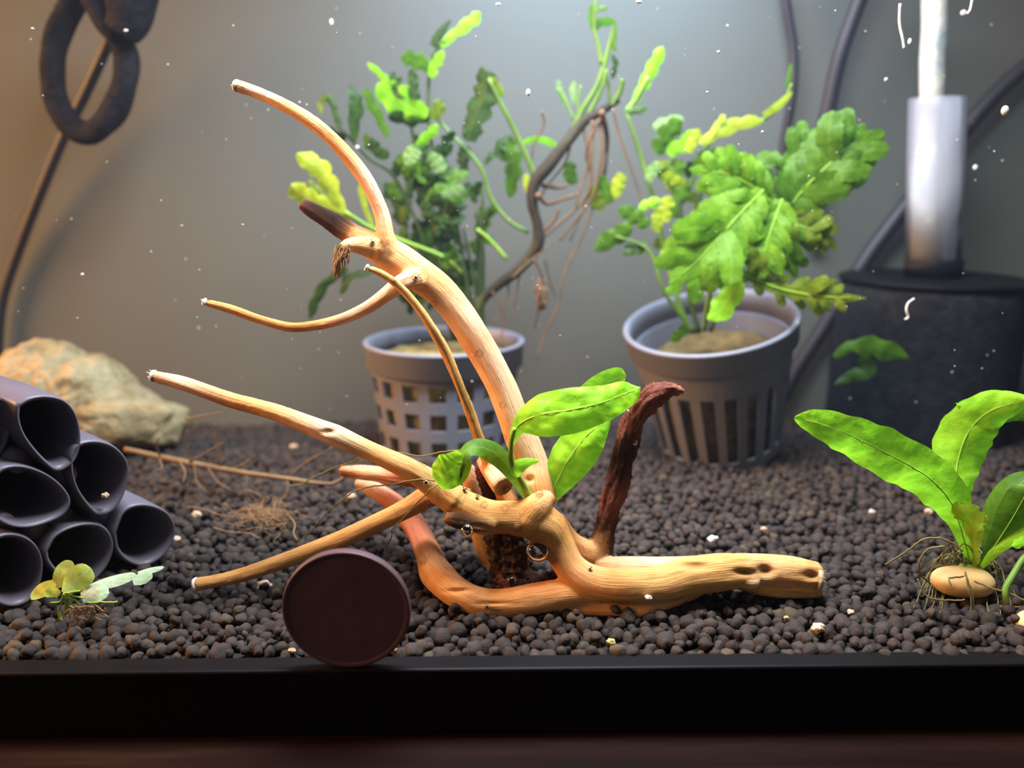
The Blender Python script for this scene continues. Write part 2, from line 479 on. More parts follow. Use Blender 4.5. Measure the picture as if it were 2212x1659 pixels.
while y < YB - 2:
    hw = 122 + 0.64 * y
    x = -hw
    while x < hw:
        px = x + rng.uniform(-.75, .75); py = max(3.8, y + rng.uniform(-.75, .75))
        r = rng.choice([rng.uniform(.9, 1.3), rng.uniform(1.25, 1.8), rng.uniform(1.6, 2.2)], p=[.25, .5, .25])
        pel.append((px, py, soil(px, py) - 0.75 + rng.uniform(-.55, .75) - 0.3 * r, r))
        x += sp
    y += sp * 0.92
# a few strays on top, as in a poured bed
for k in range(500):
    py = rng.uniform(5, 120); px = rng.uniform(-1, 1) * (115 + .6 * py); r = rng.uniform(.8, 1.4)
    pel.append((px, py, soil(px, py) + 0.55 + rng.uniform(0, .4), r))
pel.sort(key=lambda q: q[1])
def in_frame(q):
    d = np.array(q[:3]) - CAM; dz = d.dot(FWD); return abs(d.dot(RGT) / dz * F_PX) < 1095 and d[1] < 400
near = [q for q in pel if in_frame(q)][:300]
ids = set(id(q) for q in near)
rest = [q for q in pel if id(q) not in ids]
soil_meshes = []
for k in range(8):
    me = bpy.data.meshes.new('soil_pellet')
    me.from_pydata([tuple(p * MM) for p in VH[k]], [], [tuple(t) for t in FH.tolist()])
    me.materials.append(M['soil']); me.polygons.foreach_set('use_smooth', np.ones(len(me.polygons), dtype=bool))
    soil_meshes.append(me)
for i, q in enumerate(near):
    o = bpy.data.objects.new('soil_pellet', soil_meshes[i % 8]); COL.objects.link(o)
    o.location = Vector(q[:3]) * MM; o.scale = (q[3],) * 3
    o.rotation_euler = (rng.uniform(0, 6), rng.uniform(0, 6), rng.uniform(0, 6))
    tag(o, 'dark brown soil pellet in the frontmost rows against the glass', 'soil pellet', 'soil pellets along the front glass')
def pellet_mass(name, items, Vs, Fs):
    nv = len(Vs[0]); A = np.zeros((len(items) * nv, 3), np.float32); B = np.zeros((len(items) * len(Fs), 3), np.int32)
    for i, q in enumerate(items):
        A[i * nv:(i + 1) * nv] = (Vs[i % len(Vs)] @ rotm().T) * q[3] + np.array(q[:3])
        B[i * len(Fs):(i + 1) * len(Fs)] = Fs + i * nv
    return A, B
n_mid = len([q for q in rest if q[1] < 48])
A1, B1 = pellet_mass('a', rest[:n_mid], VM, FM)
A2, B2 = pellet_mass('b', rest[n_mid:], V1, F1)
A = np.vstack([A1, A2]) * MM; B = np.vstack([B1, B2 + len(A1)])
me = bpy.data.meshes.new('loose_soil')
me.vertices.add(len(A)); me.vertices.foreach_set('co', A.astype(np.float32).ravel())
me.loops.add(B.size); me.loops.foreach_set('vertex_index', B.ravel())
me.polygons.add(len(B)); me.polygons.foreach_set('loop_start', np.arange(0, B.size, 3, dtype=np.int32))
me.polygons.foreach_set('loop_total', np.full(len(B), 3, dtype=np.int32))
me.update(calc_edges=True)
tag(link('loose_soil', me, M['soil']), 'bed of dark brown rounded soil pellets covering the tank bottom', 'soil', None, 'stuff')

# faint haze of the water between the panes
def watermat():
    m = Mat('hazy_water'); v = m.n('ShaderNodeVolumeScatter')
    v.inputs['Color'].default_value = (0.55, 0.72, 1.0, 1); v.inputs['Density'].default_value = 0.11; v.inputs['Anisotropy'].default_value = 0.35
    m.l(v.outputs[0], m.out.inputs['Volume']); return m.m
M['water'] = watermat()
tag(MB().box((-XW + .2, 2.6, -13), (XW - .2, YB - .2, 186)).build('water', M['water'], None, False), 'slightly hazy water filling the tank', 'water', None, 'stuff')

# ------------------------------------------------------------------ driftwood
TAN = (0.72, 0.375, 0.145); PINK = (0.86, 0.52, 0.30); GOLD = (0.66, 0.36, 0.12); RED = (0.54, 0.215, 0.12)  # own wood tones, with GOLD darkened: dimmer light low down painted in
DK = (0.042, 0.016, 0.009); DKR = (0.15, 0.05, 0.034); CORE = (0.07, 0.034, 0.014); BRN = (0.24, 0.11, 0.04)
W = [  # name, wobble, [(px, py, y, radius px, colour)]
 ('front_root', .10, [(768, 1040, 54, 9, PINK), (800, 1054, 53, 17, PINK), (845, 1082, 50, 21, RED), (890, 1128, 44, 25, RED), (918, 1180, 36, 27, RED), (932, 1212, 32, 30, TAN), (945, 1240, 28, 34, TAN), (995, 1284, 22, 33, TAN), (1060, 1304, 20, 31, TAN), (1140, 1297, 20, 33, TAN), (1230, 1283, 21, 32, TAN), (1310, 1284, 22, 34, TAN), (1360, 1285, 22, 28, TAN)]),
 ('trunk', .07, [(940, 1060, 26, 26, GOLD), (1000, 1090, 25, 33, GOLD), (1060, 1114, 24, 34, GOLD), (1120, 1119, 24, 38, GOLD), (1170, 1132, 25, 44, GOLD), (1204, 1175, 25, 36, GOLD), (1232, 1225, 23, 34, TAN), (1275, 1256, 21, 37, TAN), (1340, 1265, 20, 38, GOLD), (1420, 1262, 21, 38, GOLD), (1490, 1246, 22, 39, GOLD), (1560, 1236, 23, 40, GOLD), (1620, 1232, 25, 36, TAN), (1690, 1236, 26, 36, TAN), (1766, 1244, 27, 30, GOLD)]),
 ('trunk', .12, [(1560, 1244, 23, 20, GOLD), (1600, 1252, 22, 20, GOLD), (1628, 1256, 22, 16, PINK), (1638, 1258, 22, 9, PINK)]),
 ('trunk', .10, [(1590, 1250, 26, 22, GOLD), (1650, 1262, 25, 25, GOLD), (1710, 1268, 25, 24, GOLD), (1770, 1274, 26, 17, GOLD)]),
 ('trunk', .10, [(1110, 1298, 21, 22, TAN), (1230, 1310, 20, 20, TAN), (1330, 1318, 19, 16, TAN), (1390, 1322, 18, 12, TAN), (1440, 1306, 20, 11, TAN), (1490, 1286, 23, 12, TAN), (1530, 1265, 25, 12, TAN)]),
 ('trunk', .08, [(1285, 1225, 33, 22, TAN), (1350, 1228, 31, 25, PINK), (1420, 1228, 29, 25, PINK), (1500, 1222, 27, 22, TAN), (1570, 1215, 27, 20, TAN), (1640, 1220, 27, 22, TAN)]),
 ('trunk', .06, [(1172, 1092, 30, 34, GOLD), (1160, 1045, 32, 36, TAN), (1150, 1000, 34, 34, PINK), (1130, 955, 35, 36, PINK), (1108, 900, 36, 33, PINK), (1080, 830, 37, 32, PINK), (1045, 762, 38, 33, PINK), (1000, 692, 39, 34, PINK), (950, 628, 40, 35, TAN), (900, 590, 41, 37, TAN), (850, 556, 42, 36, TAN), (800, 528, 43, 30, TAN), (768, 511, 44, 25, TAN)]),
 ('trunk', .05, [(1190, 1068, 26, 12, PINK), (1165, 1090, 24, 30, TAN), (1140, 1120, 24, 42, GOLD)]),
 ('dark_tip', .16, [(768, 512, 44, 25, TAN), (752, 502, 44, 23, BRN), (740, 495, 44, 22, DK), (708, 474, 45, 20, DK), (675, 454, 46, 18, DK), (652, 439, 46, 13, DKR)]),
 ('upper_branch', .03, [(872, 580, 41, 22, TAN), (848, 552, 41, 26, TAN), (834, 515, 41, 20, TAN), (825, 465, 42, 17, PINK), (797, 400, 43, 17, PINK), (750, 335, 44, 16, TAN), (690, 276, 45, 15, TAN), (620, 231, 46, 14, TAN), (560, 202, 47, 13, PINK), (512, 185, 47, 13, TAN)]),
 ('curved_twig', .05, [(905, 600, 38, 24, TAN), (868, 612, 36, 20, PINK), (838, 634, 36, 16, PINK), (790, 667, 36, 14, PINK), (730, 692, 36, 12.5, PINK), (672, 704, 36, 11, GOLD), (622, 706, 36, 11, GOLD), (560, 690, 36, 10.5, GOLD), (500, 668, 36, 10, GOLD), (446, 654, 36, 8, GOLD)]),
 ('thin_twig', .05, [(1098, 1090, 33, 16, TAN), (1065, 1020, 32, 14, TAN), (1037, 955, 31, 12.5, GOLD), (1015, 890, 30, 11.5, GOLD), (992, 832, 29, 11, GOLD), (966, 768, 29, 11.5, GOLD), (935, 713, 28, 11, GOLD), (900, 660, 28, 10, GOLD), (862, 618, 28, 9.5, GOLD), (825, 592, 28, 9, GOLD), (795, 579, 28, 7, GOLD)]),
 ('long_branch', .05, [(332, 812, 29, 13, PINK), (400, 830, 29, 15.5, PINK), (500, 864, 29, 17, TAN), (600, 893, 28, 18.5, TAN), (700, 931, 27, 22, PINK), (735, 945, 27, 23, PINK), (800, 975, 27, 21, TAN), (880, 1012, 26, 24, TAN), (930, 1042, 26, 28, GOLD), (985, 1082, 25, 34, GOLD)]),
 ('low_branch', .05, [(425, 1262, 26, 15, GOLD), (450, 1258, 26, 14, GOLD), (520, 1243, 27, 15.5, GOLD), (600, 1216, 28, 17, GOLD), (700, 1180, 29, 19, GOLD), (800, 1137, 30, 20, GOLD), (880, 1098, 31, 22, GOLD), (945, 1066, 31, 26, TAN), (1010, 1085, 29, 30, TAN)]),
 ('red_stub', .16, [(735, 1017, 52, 11, RED), (790, 1021, 50, 15, PINK), (850, 1030, 47, 17, RED), (915, 1042, 43, 16, DKR), (985, 1070, 38, 20, TAN)]),
 ('dark_branch', .26, [(1285, 1240, 34, 30, DK), (1296, 1190, 36, 27, DK), (1310, 1135, 37, 23, DK), (1324, 1075, 38, 23, DKR), (1338, 1015, 38, 22, DK), (1350, 965, 38, 22, DK), (1362, 925, 38, 24, DKR), (1385, 882, 37, 24, DKR), (1415, 852, 36, 21, DKR), (1446, 843, 35, 15, DKR), (1474, 846, 35, 7, RED)]),
 ('trunk', .06, [(1195, 1125, 30, 26, TAN), (1225, 1170, 32, 28, TAN), (1258, 1195, 34, 32, TAN), (1290, 1188, 35, 24, BRN), (1304, 1150, 36, 16, BRN)]),
 ('cut_stub', .08, [(1046, 992, 36, 17, PINK), (1060, 1015, 32, 21, PINK), (1078, 1038, 28, 24, PINK), (1090, 1053, 26, 25, BRN)]),
 ('trunk', .06, [(1080, 1040, 34, 18, TAN), (1100, 1090, 32, 24, TAN)]),
 ('back_post', .06, [(1018, 1004, 42, 6, PINK), (1018, 1028, 42, 19, PINK), (1028, 1080, 42, 24, TAN), (1042, 1150, 41, 25, GOLD), (1066, 1225, 40, 24, TAN), (1085, 1280, 36, 24, TAN)]),
 ('dark_strip', .2, [(1030, 1008, 38, 7, DKR), (1046, 1040, 37, 14, DK), (1066, 1080, 36, 18, DK), (1080, 1110, 34, 20, DK)]),
 ('rotten_core', .34, [(1080, 1140, 34, 36, CORE), (1098, 1190, 34, 40, CORE), (1100, 1240, 33, 38, CORE), (1110, 1275, 29, 30, DKR), (1170, 1272, 32, 34, DK), (1220, 1262, 33, 36, DK)]),  # crumbly core, then a dark mass standing for the shaded hole
 ('broken_stub', .22, [(962, 1118, 17, 12, BRN), (985, 1124, 17, 17, CORE), (1018, 1130, 18, 18, BRN), (1060, 1134, 21, 18, GOLD)]),
 ('trunk', .2, [(1024, 1148, 23, 7, GOLD), (1050, 1142, 23, 13, GOLD), (1090, 1132, 23, 20, GOLD)]),
 ('frayed_stub', .12, [(812, 538, 40, 24, TAN), (775, 530, 39, 18, TAN), (750, 530, 38, 14, PINK), (738, 545, 38, 11, BRN), (733, 562, 38, 6, BRN)]),
]
KNOTS = [(897, 597, 6), (937, 656, 6), (1035, 764, 7), (1086, 875, 6), (1087, 946, 7), (806, 551, 5), (838, 522, 4), (1091, 1098, 7), (1046, 1090, 6), (1165, 1066, 8), (1117, 1137, 9), (1019, 905, 4), (716, 930, 6), (850, 605, 5), (912, 1210, 9)]
def wood_paths():
    out = []
    for name, wob, pts in W:
        P = np.array([at(a, b, c) for a, b, c, r, q in pts])
        R = np.array([r * mmpp(p) for p, (a, b, c, r, q) in zip(P, pts)])
        K = np.array([q for a, b, c, r, q in pts])
        L = np.linalg.norm(np.diff(P, axis=0), axis=1).sum()
        n = max(8, int(L / 1.1))
        X = catmull(np.hstack([P, R[:, None], K]), n)
        out.append((name, wob, X[:, :3], np.maximum(X[:, 3], .35), np.clip(X[:, 4:7], 0, 1)))
    return out
paths = wood_paths()
mb = MB()
for i, (name, wob, C, R, K) in enumerate(paths):
    mb.tube(C, R, 20, True, wob, i * 7.3)
for kx, ky, kr in KNOTS:                        # small knots sit on the camera side of the nearest branch
    d = ray(kx, ky); d = d / np.linalg.norm(d); best = None
    for name, wob, C, R, K in paths:
        for c, r in zip(C, R):
            t = (c - CAM).dot(d); e = np.linalg.norm(CAM + d * t - c)
            if e < r and (best is None or t - r < best[0]): best = (t - math.sqrt(r * r - e * e), r)
    if best is not None:
        p = CAM + d * (best[0] + 0.15); mb.ball(p, kr * mmpp(p), 12, 8)
me = bpy.data.meshes.new('wood_raw'); me.from_pydata(mb.v, [], mb.f)
ro = bpy.data.objects.new('wood_raw', me); COL.objects.link(ro)
md = ro.modifiers.new('remesh', 'REMESH'); md.mode = 'VOXEL'; md.voxel_size = 0.42
sm = ro.modifiers.new('smooth', 'SMOOTH'); sm.iterations = 5; sm.factor = 0.5
bpy.context.view_layer.update()
ev = ro.evaluated_get(bpy.context.evaluated_depsgraph_get()); em = ev.to_mesh()
nv = len(em.vertices); V = np.zeros(nv * 3, np.float32); em.vertices.foreach_get('co', V); V = V.reshape(-1, 3).astype(float)
NR = np.zeros(nv * 3, np.float32); em.vertices.foreach_get('normal', NR); NR = NR.reshape(-1, 3).astype(float)
POL = [tuple(p.vertices) for p in em.polygons]
ev.to_mesh_clear(); bpy.data.objects.remove(ro); bpy.data.meshes.remove(me)
names = []
SC, SR, SK, ST, SN, SB, SL, SI = [], [], [], [], [], [], [], []
part_names = []
for i, (name, wob, C, R, K) in enumerate(paths):
    if name not in part_names: part_names.append(name)
    T, N, B_ = frames(C); L = np.concatenate([[0], np.cumsum(np.linalg.norm(np.diff(C, axis=0), axis=1))])
    SC.append(C); SR.append(R); SK.append(K); ST.append(T); SN.append(N); SB.append(B_); SL.append(L + i * 31.0); SI.append(np.full(len(C), part_names.index(name)))
SC, SR, SK, ST, SN, SB, SL, SI = map(np.concatenate, (SC, SR, SK, ST, SN, SB, SL, SI))
idx = np.zeros(nv, int); tint = np.zeros((nv, 3)); 
for s in range(0, nv, 4000):
    D = np.sqrt(((V[s:s + 4000, None, :] - SC[None]) ** 2).sum(2)) - SR[None]
    idx[s:s + 4000] = D.argmin(1)
    w = np.exp(-(D - D.min(1)[:, None]) / 0.22); w /= w.sum(1)[:, None]
    tint[s:s + 4000] = w @ SK
rel = V - SC[idx]
grain = np.stack([(rel * SN[idx]).sum(1), (rel * SB[idx]).sum(1), SL[idx] + (rel * ST[idx]).sum(1)], 1)
lab = SI[idx]
amp = {'dark_branch': 1.0, 'rotten_core': 1.1, 'dark_strip': 0.6, 'dark_tip': 0.35, 'broken_stub': 0.55, 'red_stub': 0.4}
AMP = np.array([amp.get(n, 0.16) for n in part_names])[lab]
dsp = np.zeros(nv)
for i in range(nv):
    gx, gy, gz = grain[i]; a = AMP[i]
    k = 2.2 / max(SR[idx[i]], .6)
    h = noise.noise((gx * k, gy * k, gz * 0.12)) + 0.5 * noise.noise((gx * k * 2.3, gy * k * 2.3, gz * 0.2 + 9))
    if part_names[lab[i]] == 'rotten_core': h += 1.0 * noise.noise(tuple(V[i] * 0.9)) + .6 * noise.noise(tuple(V[i] * 1.9))
    if a > .9: h += .5 * noise.noise((gx * k * 3.5, gy * k * 3.5, gz * .35)) + .15 * noise.noise((gx * 2.2, gy * 2.2, gz * 1.3))
    dsp[i] = a * h
V = V + NR * dsp[:, None]
# hollows eaten into the foot and trunk
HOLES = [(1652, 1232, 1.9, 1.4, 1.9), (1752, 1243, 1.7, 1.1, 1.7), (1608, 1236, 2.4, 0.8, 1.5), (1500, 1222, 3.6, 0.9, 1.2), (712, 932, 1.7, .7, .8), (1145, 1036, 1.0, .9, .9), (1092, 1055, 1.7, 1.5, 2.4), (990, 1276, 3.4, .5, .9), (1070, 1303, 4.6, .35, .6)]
for hx, hy, a, b, dep in HOLES:
    d = ray(hx, hy); d /= np.linalg.norm(d)
    t = (V - CAM) @ d; E = V - CAM - t[:, None] * d
    e = ((E @ RGT) / a) ** 2 + ((E @ UPV) / b) ** 2
    c = np.where(e < 1.0)[0]
    if len(c) == 0: continue
    t0 = t[c].min(); fr_ = np.where((e < 2.2) & (t < t0 + 4))[0]
    wgt = np.exp(-e[fr_] * 1.6)
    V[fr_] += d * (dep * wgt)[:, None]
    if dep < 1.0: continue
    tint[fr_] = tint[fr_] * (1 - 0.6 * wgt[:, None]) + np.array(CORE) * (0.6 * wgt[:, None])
# knots: ringed brown scars
for kx, ky, kr in KNOTS:
    d = ray(kx, ky); d /= np.linalg.norm(d); t = (V - CAM) @ d
    E = np.linalg.norm(V - CAM - t[:, None] * d, axis=1)
    rr = kr * 0.098
    c = E < rr * 2.2
    if not c.any(): continue
    c &= t < t[c].min() + 3
    wgt = np.exp(-((E[c] - rr) / (0.35 * rr)) ** 2)[:, None]
    tint[c] = tint[c] * (1 - .55 * wgt) + np.array(BRN) * .55 * wgt
full = bpy.data.meshes.new('tmp'); full.from_pydata((V * MM).tolist(), [], POL); full.update()
NRM = np.zeros(nv * 3, np.float32); full.vertices.foreach_get('normal', NRM); NRM = NRM.reshape(-1, 3)
bpy.data.meshes.remove(full)
base = gnd(1060, 1330)
wood = thing('driftwood', 'branching tan driftwood standing on the soil in the middle of the tank', 'driftwood', (V[:, 0].mean(), 24, 0))
PLAB = {'dark_branch': 'dark red-brown gnarled branch', 'rotten_core': 'dark crumbling core under the arch, with a dark fill for the shaded hole', 'dark_tip': 'dark brown broken tip', 'front_root': 'tan root with a reddish end', 'red_stub': 'reddish broken stub', 'dark_strip': 'dark brown bark strip'}
PN = {'upper_branch': 'branch', 'curved_twig': 'twig', 'thin_twig': 'twig', 'long_branch': 'branch', 'low_branch': 'branch', 'dark_branch': 'branch', 'front_root': 'root', 'red_stub': 'stub', 'cut_stub': 'stub', 'broken_stub': 'stub', 'frayed_stub': 'stub', 'back_post': 'root', 'dark_strip': 'bark', 'rotten_core': 'rotten_core', 'dark_tip': 'branch_tip', 'trunk': 'trunk'}
PA = np.array([np.bincount(lab[list(p)]).argmax() for p in POL])
for k, pn in enumerate(part_names):
    sel = [POL[j] for j in np.where(PA == k)[0]]
    if not sel: continue
    used = sorted({i for p in sel for i in p}); mp_ = {u: i for i, u in enumerate(used)}
    me = bpy.data.meshes.new(PN[pn])
    me.from_pydata((V[used] * MM).tolist(), [], [tuple(mp_[i] for i in p) for p in sel])
    at_ = me.attributes.new('tint', 'FLOAT_COLOR', 'POINT'); at_.data.foreach_set('color', np.hstack([tint[used], np.ones((len(used), 1))]).astype(np.float32).ravel())
    ag = me.attributes.new('grain', 'FLOAT_VECTOR', 'POINT'); ag.data.foreach_set('vector', grain[used].astype(np.float32).ravel())
    o = link(PN[pn], me, M['wood'], wood)
    me.normals_split_custom_set_from_vertices([tuple(map(float, q)) for q in NRM[used]])
    if pn in PLAB: o['label'] = PLAB[pn]
# pale frayed ends where branches were cut
def frayed_end(px, py, Y, dx, dy, r, n=14, ln=5, mat='tip'):
    c = at(px, py, Y); s = mmpp(c); ax = RGT * dx - UPV * dy; ax /= np.linalg.norm(ax)
    T = ax; a = np.cross(T, FWD); a /= np.linalg.norm(a); b = np.cross(T, a)
    m_ = MB()
    m_.tube([c - T * r * s * .3, c + T * r * s * 0.12], [r * s * 1.04, r * s * .93], 14, True)
    for k in range(n):
        an = rng.uniform(0, 6.28); q = rng.uniform(.35, .95) * r * s
        p = c + (a * math.cos(an) + b * math.sin(an)) * q
        l = rng.uniform(.3, 1.0) * ln * s
        m_.tube(catmull([p, p + T * l * .6, p + T * l + (a * rng.uniform(-1, 1) + b * rng.uniform(-1, 1)) * l * .25], 4), [.16, .12, .08, .02], 5, False)
    m_.build('cut_end', M[mat], wood)['label'] = 'pale frayed cut end'
frayed_end(508, 184, 47, -1, -.35, 13, 10, 7)
frayed_end(441, 652, 36, -1, -.25, 8.5, 12, 8)
frayed_end(329, 811, 29, -1, -.25, 13, 12, 12)
frayed_end(421, 1263, 26, -1, .2, 15, 12, 4)
frayed_end(792, 578, 28, -1, -.5, 8, 8, 4)
frayed_end(1768, 1250, 26, 1, .12, 27, 40, 12, 'chip_tan')
m_ = MB()                                           # torn fibres hanging from the upper stub
for k in range(70):
    p = at(738 + rng.uniform(-12, 16), 545 + rng.uniform(-18, 15), 37 + rng.uniform(-1.5, 2)); s = mmpp(p)
    q = p + (RGT * rng.uniform(-14, 3) - UPV * rng.uniform(5, 32)) * s
    m_.tube(catmull([p, (p + q) / 2 + RGT * rng.uniform(-3, 3) * s, q], 5), [.22, .2, .16, .1, .03], 4, False)
for k in range(10):
    p = at(733 + rng.uniform(-4, 4), 560, 37.5); s = mmpp(p)
    q = at(731 + rng.uniform(-14, 4), 595 + rng.uniform(-8, 14), 37.5)
    m_.tube(catmull([p, (p + q) / 2, q], 5), [.3, .28, .22, .14, .03], 4, False)
m_.build('fibres', M['rust'], wood)['label'] = 'torn rusty wood fibres'

M['rib'] = simple('leaf_midrib', [(0.3, (0.20, 0.38, 0.03)), (0.7, (0.30, 0.48, 0.06))], 90, 0.5, 0.2, 0.1)
# ------------------------------------------------------------------ plant helpers
def line3(pts, Y):
    n = len(pts)
    ys = Y if isinstance(Y, (list, tuple)) else [Y] * n
    ys = np.interp(np.linspace(0, 1, n), np.linspace(0, 1, len(ys)), ys)
    return np.array([at(p[0], p[1], y) for p, y in zip(pts, ys)])
def ribbon(mb, P, hw, roll=0.0, cup=0.18, ripple=0.0, freq=3.0, lobes=0, depth=0.4, n=26, m=6, seed=0.0, tipround=True, fine=0.0, quilt=0.0):
    P = np.asarray(P, float); hw = np.asarray(hw, float)
    if hw.ndim == 0: hw = np.full(len(P), float(hw))
    X = catmull(np.hstack([P, np.interp(np.linspace(0, 1, len(P)), np.linspace(0, 1, len(hw)), hw)[:, None]]), n)
    C = X[:, :3]; H = np.maximum(X[:, 3], 0.05)
    T = np.gradient(C, axis=0); T /= np.linalg.norm(T, axis=1)[:, None] + 1e-9
    L = np.concatenate([[0], np.cumsum(np.linalg.norm(np.diff(C, axis=0), axis=1))])
    vs, uv, fs = [], [], []
    rl = np.interp(np.linspace(0, 1, n), np.linspace(0, 1, len(roll)), roll) if isinstance(roll, (list, tuple)) else np.full(n, roll)
    for i in range(n):
        t = i / (n - 1)
        Vw = CAM - C[i]; Vw /= np.linalg.norm(Vw)
        S = np.cross(T[i], Vw); S /= np.linalg.norm(S) + 1e-9
        N = np.cross(S, T[i])
        c, s = math.cos(rl[i]), math.sin(rl[i])
        S, N = S * c + N * s, N * c - S * s
        for j in range(m + 1):
            u = 2 * j / m - 1
            w = H[i]
            if lobes:
                ph = 0.25 if u > 0 else 0.0
                q = abs(math.sin(math.pi * (lobes * t + ph)))
                w *= (1 - depth) + depth * q ** 0.7 + 0.10 * noise.noise((seed + 3 * u, t * 9, 0.5))
            if fine: w *= 1 + fine * math.sin(t * 61 + (2 if u > 0 else 0)) + fine * noise.noise((t * 30, u, seed))
            if tipround and t > 0.86: w *= math.sqrt(max(0.02, 1 - ((t - 0.86) / 0.14) ** 2))
            off = S * (u * w) + N * (-cup * H[i] * u * u + ripple * H[i] * abs(u) * math.sin(freq * 6.283 * t + (1.9 if u > 0 else 0) + seed))
            sh = T[i] * (0.25 * H[i] * abs(u)) if lobes else 0
            if quilt: off = off + N * (quilt * noise.noise((L[i] * .33, u * w * .33 + seed, seed)) + quilt * .5 * noise.noise((L[i] * .8, u * w * .8, seed + 4)))
            vs.append(C[i] + off + sh); uv.append(((u + 1) / 2, L[i]))
    for i in range(n - 1):
        for j in range(m):
            a = i * (m + 1) + j
            fs.append((a, a + 1, a + m + 2, a + m + 1))
    mb.add(vs, fs, uv)
    return C, H, T
def midrib(o, C, r):
    k = int(len(C) * .93); Vw = CAM - C; Vw /= np.linalg.norm(Vw, axis=1)[:, None]
    mb = MB(); mb.tube((C + Vw * r * .4)[:k], np.linspace(r, r * .3, k), 6, True)
    return mb.build('midrib', M['rib'], o)
def leaf(parent, pts, Y, hw, mat, name='leaf', **kw):
    P = line3(pts, Y); s = mmpp(P[len(P) // 2])
    rib = kw.pop('rib', 0)
    mb = MB(); C, H, T = ribbon(mb, P, np.asarray(hw, float) * s, **kw)
    o = mb.build(name, M[mat], parent)
    if rib: midrib(o, C, rib)
    return o
def stem(parent, pts, Y, r, mat, name='stem', sides=8, n=None):
    P = line3(pts, Y); s = mmpp(P[len(P) // 2])
    r = np.asarray(r, float) * s
    n = n or max(6, 4 * len(pts))
    C = catmull(P, n); R = np.interp(np.linspace(0, 1, n), np.linspace(0, 1, max(2, r.size)), r if r.size > 1 else [float(r)] * 2)
    mb = MB(); mb.tube(C, R, sides, True, 0.08)
    return mb.build(name, M[mat], parent)
def pinnate(parent, pts, Y, hw, mat, nl=5, name='leaf', seed=0, roll=0.0, curl=0.10):
    """A deeply lobed leaf: rachis blade plus paired, toothed lobes, one mesh."""
    P = line3(pts, Y); s = mmpp(P[len(P) // 2]); hw = np.asarray(hw, float) * s
    mb = MB(); r_ = random.Random(seed)
    C, H, T = ribbon(mb, P, hw * 0.36, roll=roll, cup=curl, lobes=nl * 1.0, depth=.2, n=30, seed=seed, fine=.06)
    HH = np.interp(np.linspace(0, 1, 30), np.linspace(0, 1, len(hw)), hw)
    for k in range(nl):
        for sd in (-1, 1):
            i = int((0.10 + 0.78 * (k + (0.25 if sd > 0 else 0)) / nl) * 29)
            Vw = CAM - C[i]; Vw /= np.linalg.norm(Vw)
            S = np.cross(T[i], Vw); S /= np.linalg.norm(S)
            N = np.cross(S, T[i])
            ln = HH[i] * r_.uniform(.9, 1.12)
            d1 = S * sd * .80 + T[i] * .62 + N * r_.uniform(-.25, .35)
            a = C[i]; b = a + d1 * ln * .55 + N * ln * .06; e = a + (d1 + T[i] * .15) * ln - N * ln * r_.uniform(0, .3)
            ww = ln * r_.uniform(.20, .27)
            ribbon(mb, [a, b, e], [ww * .75, ww * 1.1, ww * .8], roll=roll + r_.uniform(-.3, .3), cup=curl, n=18, m=6, ripple=.08, freq=1.5, seed=seed + k * 1.7 + sd, fine=.10, quilt=.3)
    o = mb.build(name, M[mat], parent)
    midrib(o, C, .32)
    return o

# ------------------------------------------------------------------ small plant rooted on the driftwood
pl = thing('aquatic_plant', 'bright green broad-leaved plant wedged in the crotch of the driftwood', 'plant', at(1145, 1075, 29))
stem(pl, [(1150, 1085), (1128, 1045), (1106, 1000), (1104, 955), (1112, 925)], [27, 24, 22, 21, 20], [10, 8, 6, 5, 5], 'brightstem', 'petiole')
leaf(pl, [(1106, 962), (1118, 922), (1160, 898), (1230, 886), (1300, 870), (1350, 850), (1383, 838)], [22, 20, 18, 17, 18, 22, 24], [4, 20, 47, 50, 42, 32, 20], 'bright', roll=[.5, .35, .2, .1, .15, .3], cup=.22, ripple=.07, freq=2.5, n=56, m=16, quilt=.55, rib=.19)
leaf(pl, [(1225, 880), (1285, 840), (1330, 818), (1353, 812)], [32, 33, 34, 35], [10, 24, 24, 14], 'bright', roll=-.3, cup=.2, n=26, m=8)
leaf(pl, [(1186, 1090), (1203, 1042), (1232, 988), (1272, 936), (1318, 904)], [31, 30, 29, 29, 30], [8, 34, 48, 42, 12], 'bright', roll=[.1, .2, .35], cup=.32, ripple=.05, n=50, m=16, quilt=.5, rib=.19)
leaf(pl, [(1138, 1078), (1112, 1030), (1078, 985), (1040, 966), (1008, 972), (992, 1000), (990, 1045)], [27, 24, 22, 20, 18, 17, 17], [7, 15, 24, 26, 22, 16, 6], 'mid', roll=[.2, -.4, -.9, -.5], cup=.2, n=40, m=10)
leaf(pl, [(1004, 985), (985, 1008), (962, 1024), (934, 1030)], [17, 16.5, 16, 17], [22, 38, 40, 26], 'bright', roll=.3, cup=.2, ripple=.05, n=36, m=14, quilt=.5)
leaf(pl, [(1112, 1030), (1118, 1010), (1140, 998), (1164, 995)], [22, 21, 21, 22], [8, 16, 10, 4], 'bright', roll=.2, n=18)
def thread(parent, pts, Y, r=.16, mat='thread', name='root'):
    C = catmull(line3(pts, Y), 8 * len(pts))
    C = C + np.array([[noise.noise((q[0] * .9, q[1], q[2] * .9)) * .25, 0, noise.noise((q[2] * .9, q[0], 7)) * .25] for q in C])
    mb = MB(); mb.tube(C, r, 5, True); return mb.build(name, M[mat], parent)
thread(pl, [(1005, 972), (960, 975), (910, 985), (860, 978), (790, 985), (755, 1000), (725, 1010), (690, 1025), (650, 1045), (625, 1050)], [20, 24, 27, 33, 38, 42, 46, 50, 52], .17)
